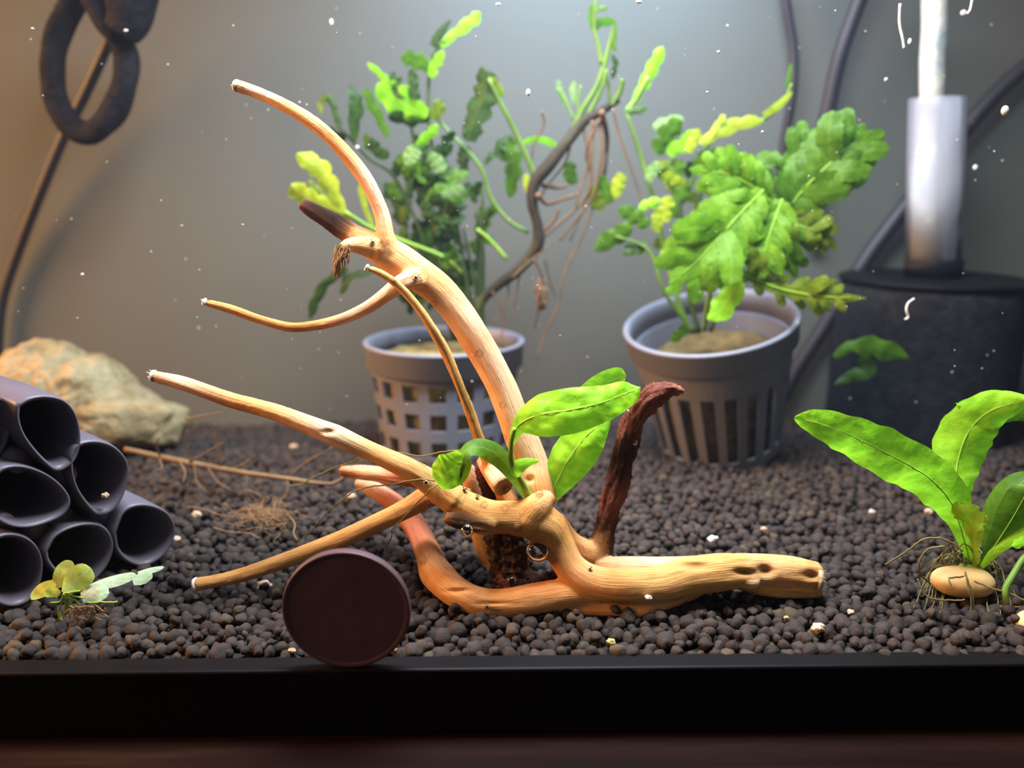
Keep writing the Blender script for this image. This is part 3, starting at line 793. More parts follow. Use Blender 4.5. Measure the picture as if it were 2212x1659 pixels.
thread(pl, [(990, 1030), (940, 1038), (905, 1036), (850, 1045), (800, 1052), (765, 1062), (720, 1095), (695, 1120), (670, 1150), (645, 1168)], [20, 21, 23, 26, 32, 38, 44, 48], .17)
thread(pl, [(950, 1045), (925, 1062), (880, 1110), (862, 1128), (846, 1144), (846, 1160), (835, 1180), (830, 1196)], [23, 22, 24, 26, 30, 34], .14)

# ------------------------------------------------------------------ potted plants at the back
def basis(A):
    A = np.asarray(A, float); A /= np.linalg.norm(A)
    X = np.array([1.0, 0, 0]); X -= A * X.dot(A); X /= np.linalg.norm(X)
    return X, np.cross(A, X), A
def net_pot(label, O, R, A, band, ztop, zrows, ncol, holefrac, rbot, lip=1.4):
    X, Y, Z = basis(A)
    Mx = lambda p: O + X * p[0] + Y * p[1] + Z * p[2]
    root = thing('net_pot', label, 'pot', Mx(np.array([0, 0, -46.])))
    mb = MB()
    mb.lathe([(R - 1.6, -.6), (R - 1.2, .3), (R - .4, .55), (R + .3, .3), (R + .5, -.4), (R - .1, -1.1), (R - .35, -band + .5), (R - .8, -band), (R - 2.0, -band), (R - 1.9, -1.2)], 72, Mx, True)
    mb.build('rim', M['pot'], root)
    body = MB(); zb = zrows[-1][1] - 3; th = 1.1
    def rad(z): return (R - 1.9) + (rbot - R + 1.9) * ((-z - band) / (-zb - band))
    us = []
    for c in range(ncol):
        a0 = 2 * math.pi * c / ncol; a1 = a0 + 2 * math.pi / ncol * (1 - holefrac); a2 = 2 * math.pi * (c + 1) / ncol
        us += [(a0, a1, False), (a1, (a1 + a2) / 2, True), ((a1 + a2) / 2, a2, True)]
    zs = [(-band + .3, zrows[0][0], False)]
    for i, (z0, z1) in enumerate(zrows):
        zs.append((z0, z1, True)); zs.append((z1, zrows[i + 1][0] if i + 1 < len(zrows) else zb, False))
    for a, b, hu in us:
        for z0, z1, hz in zs:
            if hu and hz: continue
            v = []
            for z in (z0, z1):
                for rr in (rad(z), rad(z) - th):
                    for an in (a, b): v.append(Mx(np.array([rr * math.cos(an), rr * math.sin(an), z])))
            body.add(v, [(0, 1, 5, 4), (2, 6, 7, 3), (0, 4, 6, 2), (1, 3, 7, 5), (0, 2, 3, 1), (4, 5, 7, 6)])
    body.build('basket', M['pot'], root, False)
    bm_ = MB(); bm_.lathe([(0.01, zb + .5), (rbot, zb + .5), (rbot, zb - .5), (0.01, zb - .5)], 40, Mx); bm_.build('base', M['pot'], root, False)
    return root, Mx, rad, zb
O1 = at(960, 735, 137); R1 = 171 * mmpp(O1)
pot1, M1, rad1, zb1 = net_pot('white net pot with rows of square holes, upright on the soil', O1, R1, (0.0, 0, 1), 8.6, 0, [(-10.6, -16.4), (-20.4, -26.2), (-30.2, -36.0), (-40.0, -44.0)], 17, .60, R1 * .80)
def plug(label, Mx, rad, ztop, zbot, seed, mat='wool'):
    mb = MB(); prof = [(0.01, ztop)] + [(rad(ztop) * f, ztop + .6 * (1 - f)) for f in (.3, .6, .85)] + [(rad(z) - 1.7, z) for z in np.linspace(ztop - 1, zbot, 8)] + [(0.01, zbot)]
    mb.lathe(prof, 48, lambda p: Mx(p * (1 + np.array([.05, .05, 0]) * noise.noise((p[0] * .2, p[1] * .2, p[2] * .2 + seed)) - np.array([.03, .03, 0])) + np.array([0, 0, .9 * noise.noise((p[0] * .3 + seed, p[1] * .3, p[2] * .1))])))
    return tag(mb.build('rockwool_plug', M[mat]), label, 'rockwool')
plug('olive-brown rockwool filling the upright pot with square holes', M1, rad1, -5, zb1 + 1, 1)
O2 = at(1533, 692, 122); R2 = 184 * mmpp(O2)
pot2, M2, rad2, zb2 = net_pot('white net pot with tall slots, tilted on the soil at the right', O2, R2, (-0.19, -0.20, 1), 8.0, 0, [(-17, -43)], 21, .58, R2 * .74)
plug('dark brown rockwool inside the tilted slotted pot', M2, rad2, -13, zb2 + 1, 5, 'darkwool')

P1 = thing('potted_plant', 'tall dark-stemmed leafy plant growing in the upright pot', 'plant', M1(np.array([0, 0, -6.])))
ST1 = [([(1005, 735), (980, 620), (935, 490), (905, 360), (880, 230)], [137, 140, 142, 140], [5, 4, 3], 'darkstem'),
 ([(1015, 735), (1008, 620), (990, 500), (962, 400), (930, 300), (925, 210), (930, 140), (945, 105), (962, 88)], [137, 138, 140, 142, 140], [5, 4, 4, 3], 'darkstem'),
 ([(995, 735), (962, 620), (940, 520), (925, 450), (905, 400)], [134, 132, 132], [4, 3.5], 'darkstem'),
 ([(985, 735), (950, 640), (925, 560), (900, 480), (850, 380), (800, 345), (765, 308), (728, 268)], [136, 134, 130, 128], [4, 4, 3], 'darkstem'),
 ([(1025, 735), (1040, 640), (1042, 560), (1040, 500), (1060, 440)], [137, 136, 134], [6, 6, 4], 'darkstem'),
 ([(1000, 592), (960, 556), (870, 521), (800, 492), (745, 458)], [132, 128, 122, 116], [4, 4.5, 5, 4], 'brightstem'),
 ([(1142, 502), (1100, 478), (1062, 430), (1040, 366), (1005, 320), (970, 285), (930, 236)], [134, 134, 134, 136], [4.5, 4, 4, 3], 'stem'),
 ([(1165, 400), (1120, 300), (1085, 230), (1056, 170)], [134, 132, 130], [6, 5.5, 4], 'stem'),
 ([(1095, 560), (1060, 520), (1030, 495)], [134, 132], [4, 4], 'brightstem'),
 ([(1000, 735), (985, 640), (965, 560), (955, 480), (950, 420)], [140, 142, 144], [4, 3], 'darkstem'),
 ([(1035, 735), (1020, 650), (1000, 580), (975, 520)], [133, 130, 128], [4, 3], 'darkstem')]
for p, y_, r, m_ in ST1: stem(P1, p, y_, r, m_)
rs = random.Random(3)
for k in range(12):
    x0 = rs.uniform(975, 1050); x1 = x0 + rs.uniform(-90, 10); yt = rs.uniform(380, 560)
    stem(P1, [(x0, 735), (x0 * .7 + x1 * .3 + rs.uniform(-8, 8), 640), (x1, yt)], [137, rs.uniform(128, 146)], [4, 3.5, 3], 'darkstem')
stem(P1, [(1025, 730), (1035, 660), (1065, 625), (1120, 582), (1160, 532), (1162, 490), (1150, 440), (1155, 395), (1190, 352), (1230, 300), (1262, 262), (1300, 240), (1335, 215)], [137, 134, 132, 130, 130, 132, 134], [12, 12, 11, 13, 14, 11, 13, 15, 13, 12, 9, 8], 'rhizome', 'rhizome', 10, 60)
for p, y_, r in [([(1235, 285), (1260, 235), (1290, 185), (1308, 130), (1318, 90), (1328, 55)], [134, 134, 134], [7, 6, 5, 4]), ([(1300, 140), (1292, 95), (1284, 60), (1287, 0), (1287, -30)], [134, 135], [5, 4, 3]), ([(1270, 250), (1300, 190), (1310, 150)], [133, 133], [5, 4]), ([(1320, 230), (1338, 200), (1345, 170)], [133, 132], [6, 6]), ([(1318, 235), (1315, 190), (1308, 150)], [136, 136], [4, 3]), ([(1240, 260), (1225, 225), (1205, 190)], [138, 140], [3, 2]), ([(1250, 250), (1250, 210), (1255, 185)], [138, 139], [3, 3])]:
    stem(P1, p, y_, r, 'stem')
LV1 = [  # spine, y, half widths, tone, lobes
 ([(952, 100), (988, 68), (1018, 46), (1036, 28)], 140, [7, 12, 14, 8], 'bright', 3), ([(934, 100), (950, 72), (974, 42)], 142, [9, 9, 3], 'dark', 0),
 ([(942, 150), (905, 134), (868, 124)], 140, [14, 20, 12], 'mid', 3), ([(930, 168), (942, 140), (958, 112)], 138, [10, 14, 8], 'bright', 2), ([(838, 178), (816, 156), (794, 137)], 136, [9, 8, 5], 'bright', 2),
 ([(925, 250), (885, 232), (848, 210), (815, 185)], 132, [14, 36, 34, 14], 'bright', 3), ([(872, 214), (857, 182), (848, 158)], 131, [13, 15, 8], 'dark', 2), ([(896, 218), (893, 184), (890, 148)], 130, [12, 13, 7], 'dark', 2),
 ([(764, 305), (768, 252), (770, 215), (756, 184)], 128, [8, 19, 17, 8], 'dark', 3), ([(735, 280), (722, 232), (706, 203)], 128, [6, 8, 9], 'dark', 2), ([(706, 205), (692, 222), (694, 245)], 127, [6, 6, 4], 'olive', 2), ([(748, 300), (722, 290), (705, 275)], 130, [9, 11, 6], 'dark', 2),
 ([(838, 296), (818, 252), (798, 215), (792, 190)], 130, [7, 12, 12, 6], 'mid', 3), ([(838, 252), (888, 258), (932, 246)], 134, [12, 20, 12], 'dark', 3), ([(930, 256), (946, 240), (950, 216)], 132, [10, 16, 10], 'olive', 2),
 ([(1006, 305), (1028, 245), (1048, 195), (1040, 145)], 132, [20, 30, 32, 10], 'dark', 4), ([(1052, 168), (1070, 180), (1086, 208)], 131, [6, 9, 6], 'olive', 2), ([(1000, 290), (1020, 285), (1042, 282)], 132, [10, 14, 8], 'dark', 2),
 ([(742, 458), (716, 402), (690, 362), (643, 333)], [116, 112, 110], [10, 20, 24, 14], 'lime', 4), ([(760, 474), (704, 444), (664, 428), (632, 405)], [117, 112, 108], [9, 20, 24, 20], 'lime', 4), ([(806, 492), (786, 440), (776, 398)], 114, [4, 8, 5], 'lime', 2), ([(722, 452), (695, 420), (668, 390)], 120, [5, 8, 7], 'olive', 2),
 ([(900, 320), (888, 335), (880, 358)], 126, [14, 17, 10], 'pale', 2), ([(925, 335), (942, 350), (958, 372)], 126, [10, 16, 12], 'pale', 2), ([(900, 318), (928, 292), (946, 272)], 128, [9, 14, 8], 'bright', 2), ([(865, 330), (880, 360), (885, 385)], 130, [14, 20, 8], 'mid', 2),
 ([(938, 400), (972, 408), (1002, 432)], 128, [14, 22, 14], 'mid', 3), ([(955, 425), (985, 415), (1004, 405)], 127, [10, 14, 8], 'pale', 2), ([(840, 340), (815, 325), (800, 300)], 132, [10, 14, 8], 'dark', 2), ([(1094, 300), (1110, 350), (1102, 425)], 140, [16, 22, 12], 'mid', 4), ([(1112, 300), (1098, 325), (1082, 345)], 141, [10, 16, 10], 'mid', 2),
 ([(1128, 308), (1168, 302), (1205, 318)], 144, [5, 9, 6], 'bright', 2), ([(750, 578), (704, 612), (682, 650), (668, 688)], 128, [8, 11, 11, 7], 'dark', 3), ([(805, 588), (756, 598), (736, 635)], 128, [7, 11, 7], 'dark', 2), ([(1075, 440), (1045, 470), (1035, 520)], 136, [9, 18, 10], 'mid', 3),
 ([(1286, 60), (1300, 48), (1330, 50)], 134, [6, 11, 6], 'mid', 2), ([(1286, 25), (1296, 18), (1312, 18)], 134, [4, 7, 4], 'mid', 2), ([(1286, 70), (1278, 40), (1280, 8)], 135, [6, 8, 6], 'mid', 3), ([(1330, 52), (1326, 95), (1330, 110)], 133, [4, 6, 4], 'mid', 2), ([(1225, 230), (1212, 200), (1205, 172)], 141, [6, 7, 5], 'pale', 2), ([(1240, 225), (1236, 195), (1242, 175)], 141, [5, 7, 4], 'pale', 2),
 ([(1322, 170), (1330, 140), (1324, 118)], 133, [5, 8, 4], 'dark', 2), ([(1238, 400), (1232, 370), (1230, 350)], 142, [12, 18, 9], 'mid', 2), ([(1142, 415), (1138, 395), (1137, 375)], 130, [6, 8, 4], 'lime', 0)]
rr = random.Random(5)
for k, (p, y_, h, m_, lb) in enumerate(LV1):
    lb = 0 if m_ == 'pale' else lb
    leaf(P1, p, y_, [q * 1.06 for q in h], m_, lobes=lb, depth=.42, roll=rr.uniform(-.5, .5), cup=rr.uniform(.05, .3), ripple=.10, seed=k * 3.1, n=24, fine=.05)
for k in range(130):                                 # thick middle of the bush, its self-shadow put in as dark leaves
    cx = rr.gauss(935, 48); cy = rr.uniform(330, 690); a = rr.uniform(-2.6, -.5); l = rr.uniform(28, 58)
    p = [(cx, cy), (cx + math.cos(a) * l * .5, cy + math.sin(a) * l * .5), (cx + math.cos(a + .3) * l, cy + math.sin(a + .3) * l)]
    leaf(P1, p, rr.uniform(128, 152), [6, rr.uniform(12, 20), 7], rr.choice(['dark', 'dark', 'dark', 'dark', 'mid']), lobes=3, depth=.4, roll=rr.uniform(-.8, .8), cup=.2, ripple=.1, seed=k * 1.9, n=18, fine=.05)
def hanging(parent, pts, Y, r, jit=6, name='root', mat='root'):
    q = [(a + rr.uniform(-jit, jit), b) for a, b in pts]
    C = catmull(line3(q, Y), 7 * len(q)); mb = MB()
    mb.tube(C, np.linspace(r, r * .6, len(C)), 6, True); return mb.build(name, M[mat], parent)
for pts, r in [([(1305, 250), (1308, 320), (1296, 410), (1262, 500), (1225, 590), (1200, 660), (1178, 720), (1160, 775)], .5), ([(1290, 255), (1300, 330), (1285, 420), (1240, 480), (1205, 520)], .6), ([(1275, 260), (1280, 340), (1265, 420), (1200, 490), (1170, 520)], .7), ([(1300, 240), (1312, 300), (1300, 380)], 1.0), ([(1262, 268), (1268, 350), (1250, 430), (1245, 450)], .6), ([(1240, 290), (1225, 350), (1180, 400), (1165, 430)], .5), ([(1165, 420), (1185, 440), (1220, 430), (1250, 420)], .8), ([(1175, 400), (1205, 405), (1230, 400)], .9), ([(1165, 510), (1200, 480), (1205, 450)], .6), ([(1155, 560), (1170, 600), (1165, 650), (1155, 710)], .4), ([(1180, 560), (1190, 610), (1195, 640)], .35), ([(1325, 235), (1335, 300), (1370, 370), (1390, 450)], .45), ([(1130, 580), (1110, 640), (1105, 690)], .35), ([(1100, 600), (1090, 650), (1060, 700)], .35), ([(1170, 240), (1172, 270), (1150, 320), (1145, 380)], .35), ([(1070, 630), (1085, 680), (1080, 730)], .35), ([(1200, 520), (1150, 560), (1110, 600)], .35), ([(1290, 260), (1270, 330), (1272, 400), (1230, 520)], .5)]:
    hanging(P1, pts, [rr.uniform(126, 136), rr.uniform(124, 140)], r)
mb = MB()
for k in range(26):
    p = at(1172 + rr.uniform(-9, 9), 600 + rr.uniform(0, 30), 130); q = at(1170 + rr.uniform(-12, 8), 625 + rr.uniform(0, 50), 130 + rr.uniform(-2, 2))
    mb.tube(catmull([p, (p + q) / 2 + RGT * rr.uniform(-1.2, 1.2), q], 5), .35, 5, True)
mb.build('root_tuft', M['root'], P1)

P2 = thing('potted_plant', 'leafy green plant with a broad lobed leaf growing in the tilted pot', 'plant', M2(np.array([0, 0, -14.])))
for p, y_, r, m_ in [([(1490, 720), (1462, 640), (1440, 560), (1416, 450), (1385, 340), (1352, 240)], [124, 128, 132, 134], [6, 6, 5, 4], 'stem'), ([(1510, 720), (1490, 640), (1480, 560), (1470, 460), (1465, 380)], [122, 126, 130], [6, 5, 5], 'darkstem'), ([(1500, 720), (1455, 660), (1430, 620), (1400, 540), (1330, 510)], [122, 120, 122], [5, 4, 3], 'stem'), ([(1520, 715), (1530, 650), (1545, 580), (1590, 500), (1640, 430)], [120, 116, 112, 108], [6, 6, 5], 'stem'), ([(1535, 715), (1560, 640), (1600, 580), (1660, 500), (1705, 440)], [120, 114, 110, 106], [6, 6, 5], 'stem'), ([(1480, 430), (1520, 330), (1560, 280), (1640, 262), (1690, 225), (1710, 180)], [132, 130, 128], [4, 4, 3], 'stem'), ([(1500, 560), (1505, 460), (1520, 400)], [130, 130], [5, 4], 'darkstem'), ([(1352, 240), (1372, 216), (1400, 165)], [134, 134], [5, 5], 'brightstem'), ([(1555, 690), (1600, 610), (1660, 610)], [112, 104], [5, 4], 'stem')]:
    stem(P2, p, y_, r, m_)
pinnate(P2, [(1650, 410), (1605, 455), (1560, 505), (1505, 565), (1448, 612)], [106, 104, 102, 101, 100], [46, 92, 98, 80, 34], 'fresh', 8, seed=1)
pinnate(P2, [(1690, 470), (1735, 410), (1790, 355), (1835, 310), (1868, 268)], [112, 110, 108, 108, 108], [50, 92, 92, 66, 30], 'mid', 7, seed=2)
pinnate(P2, [(1670, 440), (1620, 400), (1565, 375), (1490, 365)], [110, 109, 110, 112], [50, 64, 56, 24], 'fresh', 6, seed=3)
pinnate(P2, [(1690, 480), (1735, 490), (1775, 505), (1805, 540)], [108, 106, 106, 108], [40, 52, 40, 20], 'olive', 4, seed=4)
pinnate(P2, [(1600, 590), (1680, 622), (1745, 636), (1800, 642), (1872, 645)], [104, 100, 97, 95, 94], [24, 40, 46, 34, 10], 'olive', 6, seed=5)
pinnate(P2, [(1690, 430), (1668, 490), (1652, 545), (1650, 600)], [106, 103, 101, 100], [44, 60, 50, 22], 'fresh', 6, seed=6)
pinnate(P2, [(1720, 480), (1700, 540), (1720, 600)], [107, 106, 105], [34, 50, 22], 'mid', 3, seed=8)
pinnate(P2, [(1690, 420), (1700, 360), (1740, 310), (1760, 290)], [114, 114, 114], [36, 56, 50, 20], 'mid', 4, seed=9)
LV2 = [([(1370, 222), (1402, 162), (1432, 104)], 134, [9, 15, 13], 'bright', 4), ([(1350, 240), (1378, 240), (1398, 232)], 133, [8, 10, 6], 'pale', 2), ([(1415, 330), (1440, 295), (1470, 260)], 130, [18, 26, 14], 'mid', 3), ([(1440, 330), (1480, 310), (1500, 285)], 129, [14, 20, 12], 'bright', 3), ([(1410, 275), (1440, 262), (1476, 258)], 131, [10, 14, 10], 'pale', 2),
 ([(1510, 310), (1555, 285), (1600, 265), (1650, 262)], 127, [8, 15, 16, 8], 'lime', 3), ([(1530, 300), (1555, 262), (1565, 248)], 127, [6, 9, 5], 'lime', 2), ([(1650, 250), (1682, 228), (1712, 198)], 125, [7, 9, 4], 'lime', 0), ([(1700, 190), (1706, 160), (1710, 138)], 128, [4, 5, 3], 'mid', 0), ([(1485, 330), (1500, 300), (1508, 280)], 128, [10, 14, 8], 'lime', 2),
 ([(1345, 375), (1335, 400), (1330, 430)], 128, [10, 15, 7], 'lime', 0), ([(1400, 390), (1410, 368), (1425, 350)], 127, [8, 13, 6], 'pale', 0), ([(1366, 490), (1325, 512), (1284, 540)], 122, [16, 24, 8], 'mid', 2), ([(1400, 490), (1375, 470), (1340, 450)], 124, [12, 20, 12], 'mid', 3), ([(1400, 530), (1372, 535), (1345, 545)], 122, [14, 18, 8], 'dark', 2), ([(1300, 455), (1285, 430), (1275, 400)], 132, [12, 18, 10], 'olive', 2), ([(1320, 440), (1310, 420), (1300, 380)], 132, [10, 16, 12], 'mid', 2),
 ([(1430, 480), (1438, 450), (1445, 425)], 124, [14, 18, 10], 'lime', 2), ([(1450, 470), (1470, 420), (1480, 390)], 128, [14, 22, 12], 'mid', 3), ([(1415, 500), (1420, 480), (1412, 460)], 122, [10, 13, 7], 'lime', 0), ([(1380, 450), (1400, 440), (1425, 432)], 126, [8, 13, 8], 'bright', 2), ([(1500, 370), (1520, 345), (1550, 330)], 128, [12, 20, 12], 'mid', 3), ([(1440, 400), (1460, 370), (1465, 345)], 130, [12, 20, 12], 'mid', 3), ([(1480, 400), (1450, 385), (1430, 380)], 128, [9, 15, 9], 'lime', 2),
 ([(1592, 592), (1580, 630), (1560, 665), (1530, 690)], 98, [18, 30, 26, 8], 'bright', 2), ([(1520, 582), (1512, 600), (1506, 620)], 104, [7, 11, 8], 'lime', 0), ([(1530, 575), (1555, 590), (1580, 582)], 102, [4, 5, 3], 'lime', 0), ([(1470, 610), (1462, 622), (1440, 628)], 104, [8, 12, 8], 'bright', 2), ([(1480, 700), (1470, 720), (1450, 735)], 108, [8, 14, 8], 'mid', 2), ([(1600, 540), (1640, 570), (1670, 600)], 100, [16, 26, 16], 'olive', 3), ([(1560, 330), (1600, 345), (1630, 350)], 116, [12, 18, 12], 'bright', 3), ([(1640, 420), (1640, 370), (1660, 330)], 114, [18, 28, 18], 'mid', 3)]
for k, (p, y_, h, m_, lb) in enumerate(LV2):
    leaf(P2, p, y_, h, m_, lobes=lb, depth=.4, roll=rr.uniform(-.5, .5), cup=rr.uniform(.05, .3), ripple=.10, seed=k * 2.3 + 50, n=22, fine=.05)
for k in range(14):
    cx = rr.uniform(1390, 1540); cy = rr.uniform(330, 560); a = rr.uniform(-2.6, -.5); l = rr.uniform(24, 46)
    leaf(P2, [(cx, cy), (cx + math.cos(a) * l * .5, cy + math.sin(a) * l * .5), (cx + math.cos(a + .3) * l, cy + math.sin(a + .3) * l)], rr.uniform(130, 145), [6, rr.uniform(10, 17), 6], rr.choice(['mid', 'olive', 'dark', 'lime']), lobes=2, depth=.35, roll=rr.uniform(-.8, .8), ripple=.1, seed=k * 1.3, n=16)
fl = thing('leaf_fragment', 'loose dark-green leaf fragment in front of the black sponge', 'leaf', at(1880, 790, 118))
leaf(fl, [(1800, 770), (1845, 748), (1900, 752), (1962, 772)], 118, [6, 18, 26, 9], 'mid', 'blade', lobes=3, depth=.4, ripple=.15)
leaf(fl, [(1860, 770), (1870, 800), (1835, 815), (1803, 832)], 117, [16, 20, 12, 5], 'dark', 'blade', lobes=2, depth=.3, ripple=.15)

# ------------------------------------------------------------------ sword plant at the right with its stone weight
P3 = thing('aquatic_plant', 'bright green plant with long strap leaves tied to a beige stone', 'plant', at(2090, 1235, 30))
leaf(P3, [(2100, 1238), (2082, 1165), (2055, 1088), (2005, 1032), (1930, 988), (1840, 943), (1770, 915), (1716, 902)], [31, 30, 28, 26, 24, 23, 23, 24], [6, 16, 42, 52, 52, 44, 30, 18], 'bright', roll=[.1, .1, .15, .1], cup=.16, ripple=.16, freq=4, n=70, m=14, quilt=.4, rib=.16, fine=.035)
leaf(P3, [(2108, 1238), (2085, 1130), (2066, 1050), (2072, 985), (2098, 925), (2145, 885), (2230, 862)], [32, 34, 36, 38, 38, 36, 32], [6, 12, 34, 52, 52, 40, 16], 'bright', roll=[0, -.2, -.3], cup=.3, ripple=.10, n=60, m=14, quilt=.4, rib=.2, fine=.03)
leaf(P3, [(2066, 872), (2110, 880), (2160, 876), (2230, 866)], 40, [4, 6, 7, 6], 'bright', roll=1.0)
leaf(P3, [(2160, 905), (2195, 893), (2240, 890)], 44, [10, 16, 20], 'mid')
leaf(P3, [(2110, 1238), (2106, 1175), (2098, 1130), (2072, 1088)], [30, 28, 27, 26], [6, 12, 28, 20], 'lime', roll=.3, lobes=3, depth=.3, ripple=.2, fine=.1)
leaf(P3, [(2112, 1150), (2122, 1125), (2120, 1108)], [27, 27, 27], [6, 10, 7], 'lime', lobes=2, depth=.3, ripple=.2)
leaf(P3, [(2126, 1240), (2132, 1185), (2146, 1125), (2180, 1070), (2235, 1020)], [33, 32, 31, 30, 30], [6, 12, 32, 38, 30], 'mid', roll=.4, cup=.3, n=36, m=10, rib=.18)
leaf(P3, [(2114, 1232), (2150, 1178), (2190, 1115), (2225, 1050)], [29, 27, 25, 24], [5, 18, 32, 30], 'mid', roll=-.3, cup=.35, n=36, m=10, rib=.18)
leaf(P3, [(2120, 1225), (2165, 1175), (2230, 1140)], [28, 26, 24], [5, 14, 22], 'bright', roll=.2, cup=.2, n=30, m=8)
mb = MB()
for k in range(8): mb.ball(at(2100 + rr.uniform(-22, 22), 1232 + rr.uniform(-8, 8), 29 + rr.uniform(-1.5, 1.5)), rr.uniform(.7, 1.3), 10, 8)
mb.build('crown', M['brightstem'], P3)
for k in range(38):
    a = rr.uniform(-1, 1); x0, y0 = 2095 + rr.uniform(-25, 25), 1228 + rr.uniform(-6, 6)
    x1 = x0 + (rr.uniform(-130, -30) if rr.random() < .72 else rr.uniform(20, 95)); up = rr.uniform(-70, 10)
    y1 = rr.uniform(1230, 1330)
    thread(P3, [(x0, y0), ((x0 * .6 + x1 * .4), y0 + up * .8), (x0 * .25 + x1 * .75, (y0 + up * .7 + y1) / 2 - 10), (x1, y1)], [30, 31 + rr.uniform(-4, 4), 30, max(8.0, gnd(x1, y1)[1])], rr.uniform(.09, .17))
for pts in ([(2085, 1235), (2092, 1270), (2098, 1310), (2094, 1345)], [(2085, 1240), (2100, 1280), (2104, 1320), (2100, 1350)], [(2080, 1245), (2050, 1250), (2060, 1270)], [(2010, 1262), (1985, 1230), (2000, 1190), (2040, 1180)], [(1912, 1219), (1960, 1190), (1995, 1165), (2040, 1165), (2080, 1190)], [(1980, 1250), (2005, 1290), (2060, 1297), (2085, 1296)], [(2105, 1255), (2140, 1270), (2180, 1280), (2215, 1300)], [(2140, 1330), (2160, 1312), (2212, 1312)]):
    thread(P3, pts, [22, 20, 19, 18], .2)
def rounded_stone(name, c, ax, mat, label, cat, seed=0, rough=.06):
    v, f = ico(4); q = []
    for p in v:
        s = np.sign(p) * np.abs(p) ** .86
        q.append(np.asarray(c) + np.asarray(ax) * s * (1 + rough * noise.noise(tuple(p * 1.3 + seed))))
    mb = MB().add(q, [tuple(t) for t in f.tolist()])
    return tag(mb.build(name, M[mat]), label, cat)
c = at(2081, 1256, 26); s = mmpp(c)
rounded_stone('pebble', c, (66 * s, 40 * s, 30 * s), 'pebble', 'smooth beige oval stone under the strap-leaved plant', 'stone')
c = at(2240, 1345, 14); s = mmpp(c)
rounded_stone('pebble', c, (42 * s, 30 * s, 26 * s), 'pebble', 'beige stone half cut off at the right edge', 'stone', 4)
P4 = thing('plant_cutting', 'green stem cutting bending down to the soil at the right edge', 'plant', at(2175, 1303, 20))
stem(P4, [(2240, 1165), (2212, 1205), (2190, 1240), (2174, 1268), (2172, 1286), (2176, 1305)], [24, 22, 20, 19, 19], [8, 7.5, 7, 7, 6], 'stem')
leaf(P4, [(2225, 1160), (2205, 1172), (2188, 1180)], [24, 23, 23], [10, 12, 5], 'bright', lobes=2)

# ------------------------------------------------------------------ resin tube shelter at the left
CV = thing('tube_shelter', 'dark resin cluster of stacked tube caves at the left edge', 'tank ornament', gnd(170, 1270))
FACE = lambda px: 17.0 + 0.072 * px
BACK = np.array([-0.80, 0.60, 0.0])
TUBES = [
 [(35, 872), (62, 857), (100, 852), (140, 862), (165, 890), (176, 930), (175, 968), (160, 1003), (128, 1022), (102, 1008), (68, 972), (44, 936), (33, 900)],
 [(150, 985), (165, 958), (203, 949), (245, 960), (275, 990), (281, 1022), (270, 1070), (246, 1106), (214, 1117), (188, 1096), (164, 1060), (152, 1022)],
 [(-25, 1040), (0, 1010), (42, 1003), (90, 1016), (130, 1042), (156, 1078), (145, 1110), (108, 1131), (60, 1143), (18, 1138), (-18, 1115), (-30, 1075)],
 [(243, 1150), (262, 1105), (292, 1088), (332, 1090), (368, 1110), (382, 1145), (371, 1182), (345, 1211), (310, 1226), (275, 1216), (250, 1190)],
 [(94, 1190), (118, 1153), (168, 1131), (214, 1130), (240, 1150), (248, 1182), (235, 1222), (206, 1256), (178, 1267), (140, 1254), (112, 1232), (97, 1210)],
 [(-42, 1210), (-12, 1160), (30, 1150), (70, 1166), (93, 1202), (92, 1252), (70, 1297), (30, 1314), (-10, 1302), (-40, 1262)],
 [(-120, 900), (-95, 862), (-55, 846), (-15, 848), (15, 870), (25, 910), (20, 955), (-5, 990), (-50, 1000), (-95, 975), (-118, 940)],
]
for ti, tb in enumerate(TUBES):
    n = 48
    P = catmull([np.array(p + (0,)) for p in tb + [tb[0]]], n + 1)[:-1]
    yc = FACE(np.mean([p[0] for p in tb]))
    O = np.array([at(p[0], p[1], FACE(p[0]) + (0 if ti != 6 else 6)) for p in P]); cen = O.mean(0)
    rings = [(1.02, 42), (1.05, 30), (1.06, 18), (1.04, 8), (1.01, 2.5), (.985, .7), (.955, 0.05), (.92, 0), (.87, .3), (.83, 1.0), (.80, 3), (.78, 12), (.76, 38)]
    vs, fs = [], []
    for sc_, dp in rings:
        for q in O: vs.append(cen + (q - cen) * sc_ + BACK * dp)
    for i in range(len(rings) - 1):
        for k in range(n):
            k2 = (k + 1) % n; fs.append((i * n + k, i * n + k2, (i + 1) * n + k2, (i + 1) * n + k))
    fs.append(tuple(range(n))[::-1]); fs.append(tuple(range((len(rings) - 1) * n, len(rings) * n)))
    o = MB().add(vs, fs).build('tube', M['resin'], CV)
# fillets of resin joining the tubes behind their mouths
mb = MB()
for px, py in [(160, 1035), (60, 1005), (95, 1150), (240, 1125), (25, 1145), (150, 1125)]:
    a = at(px, py, FACE(px)) + BACK * 4; mb.tube([a, a + BACK * 34], [2.6, 2.6], 12)
mb.build('joint', M['resin'], CV)

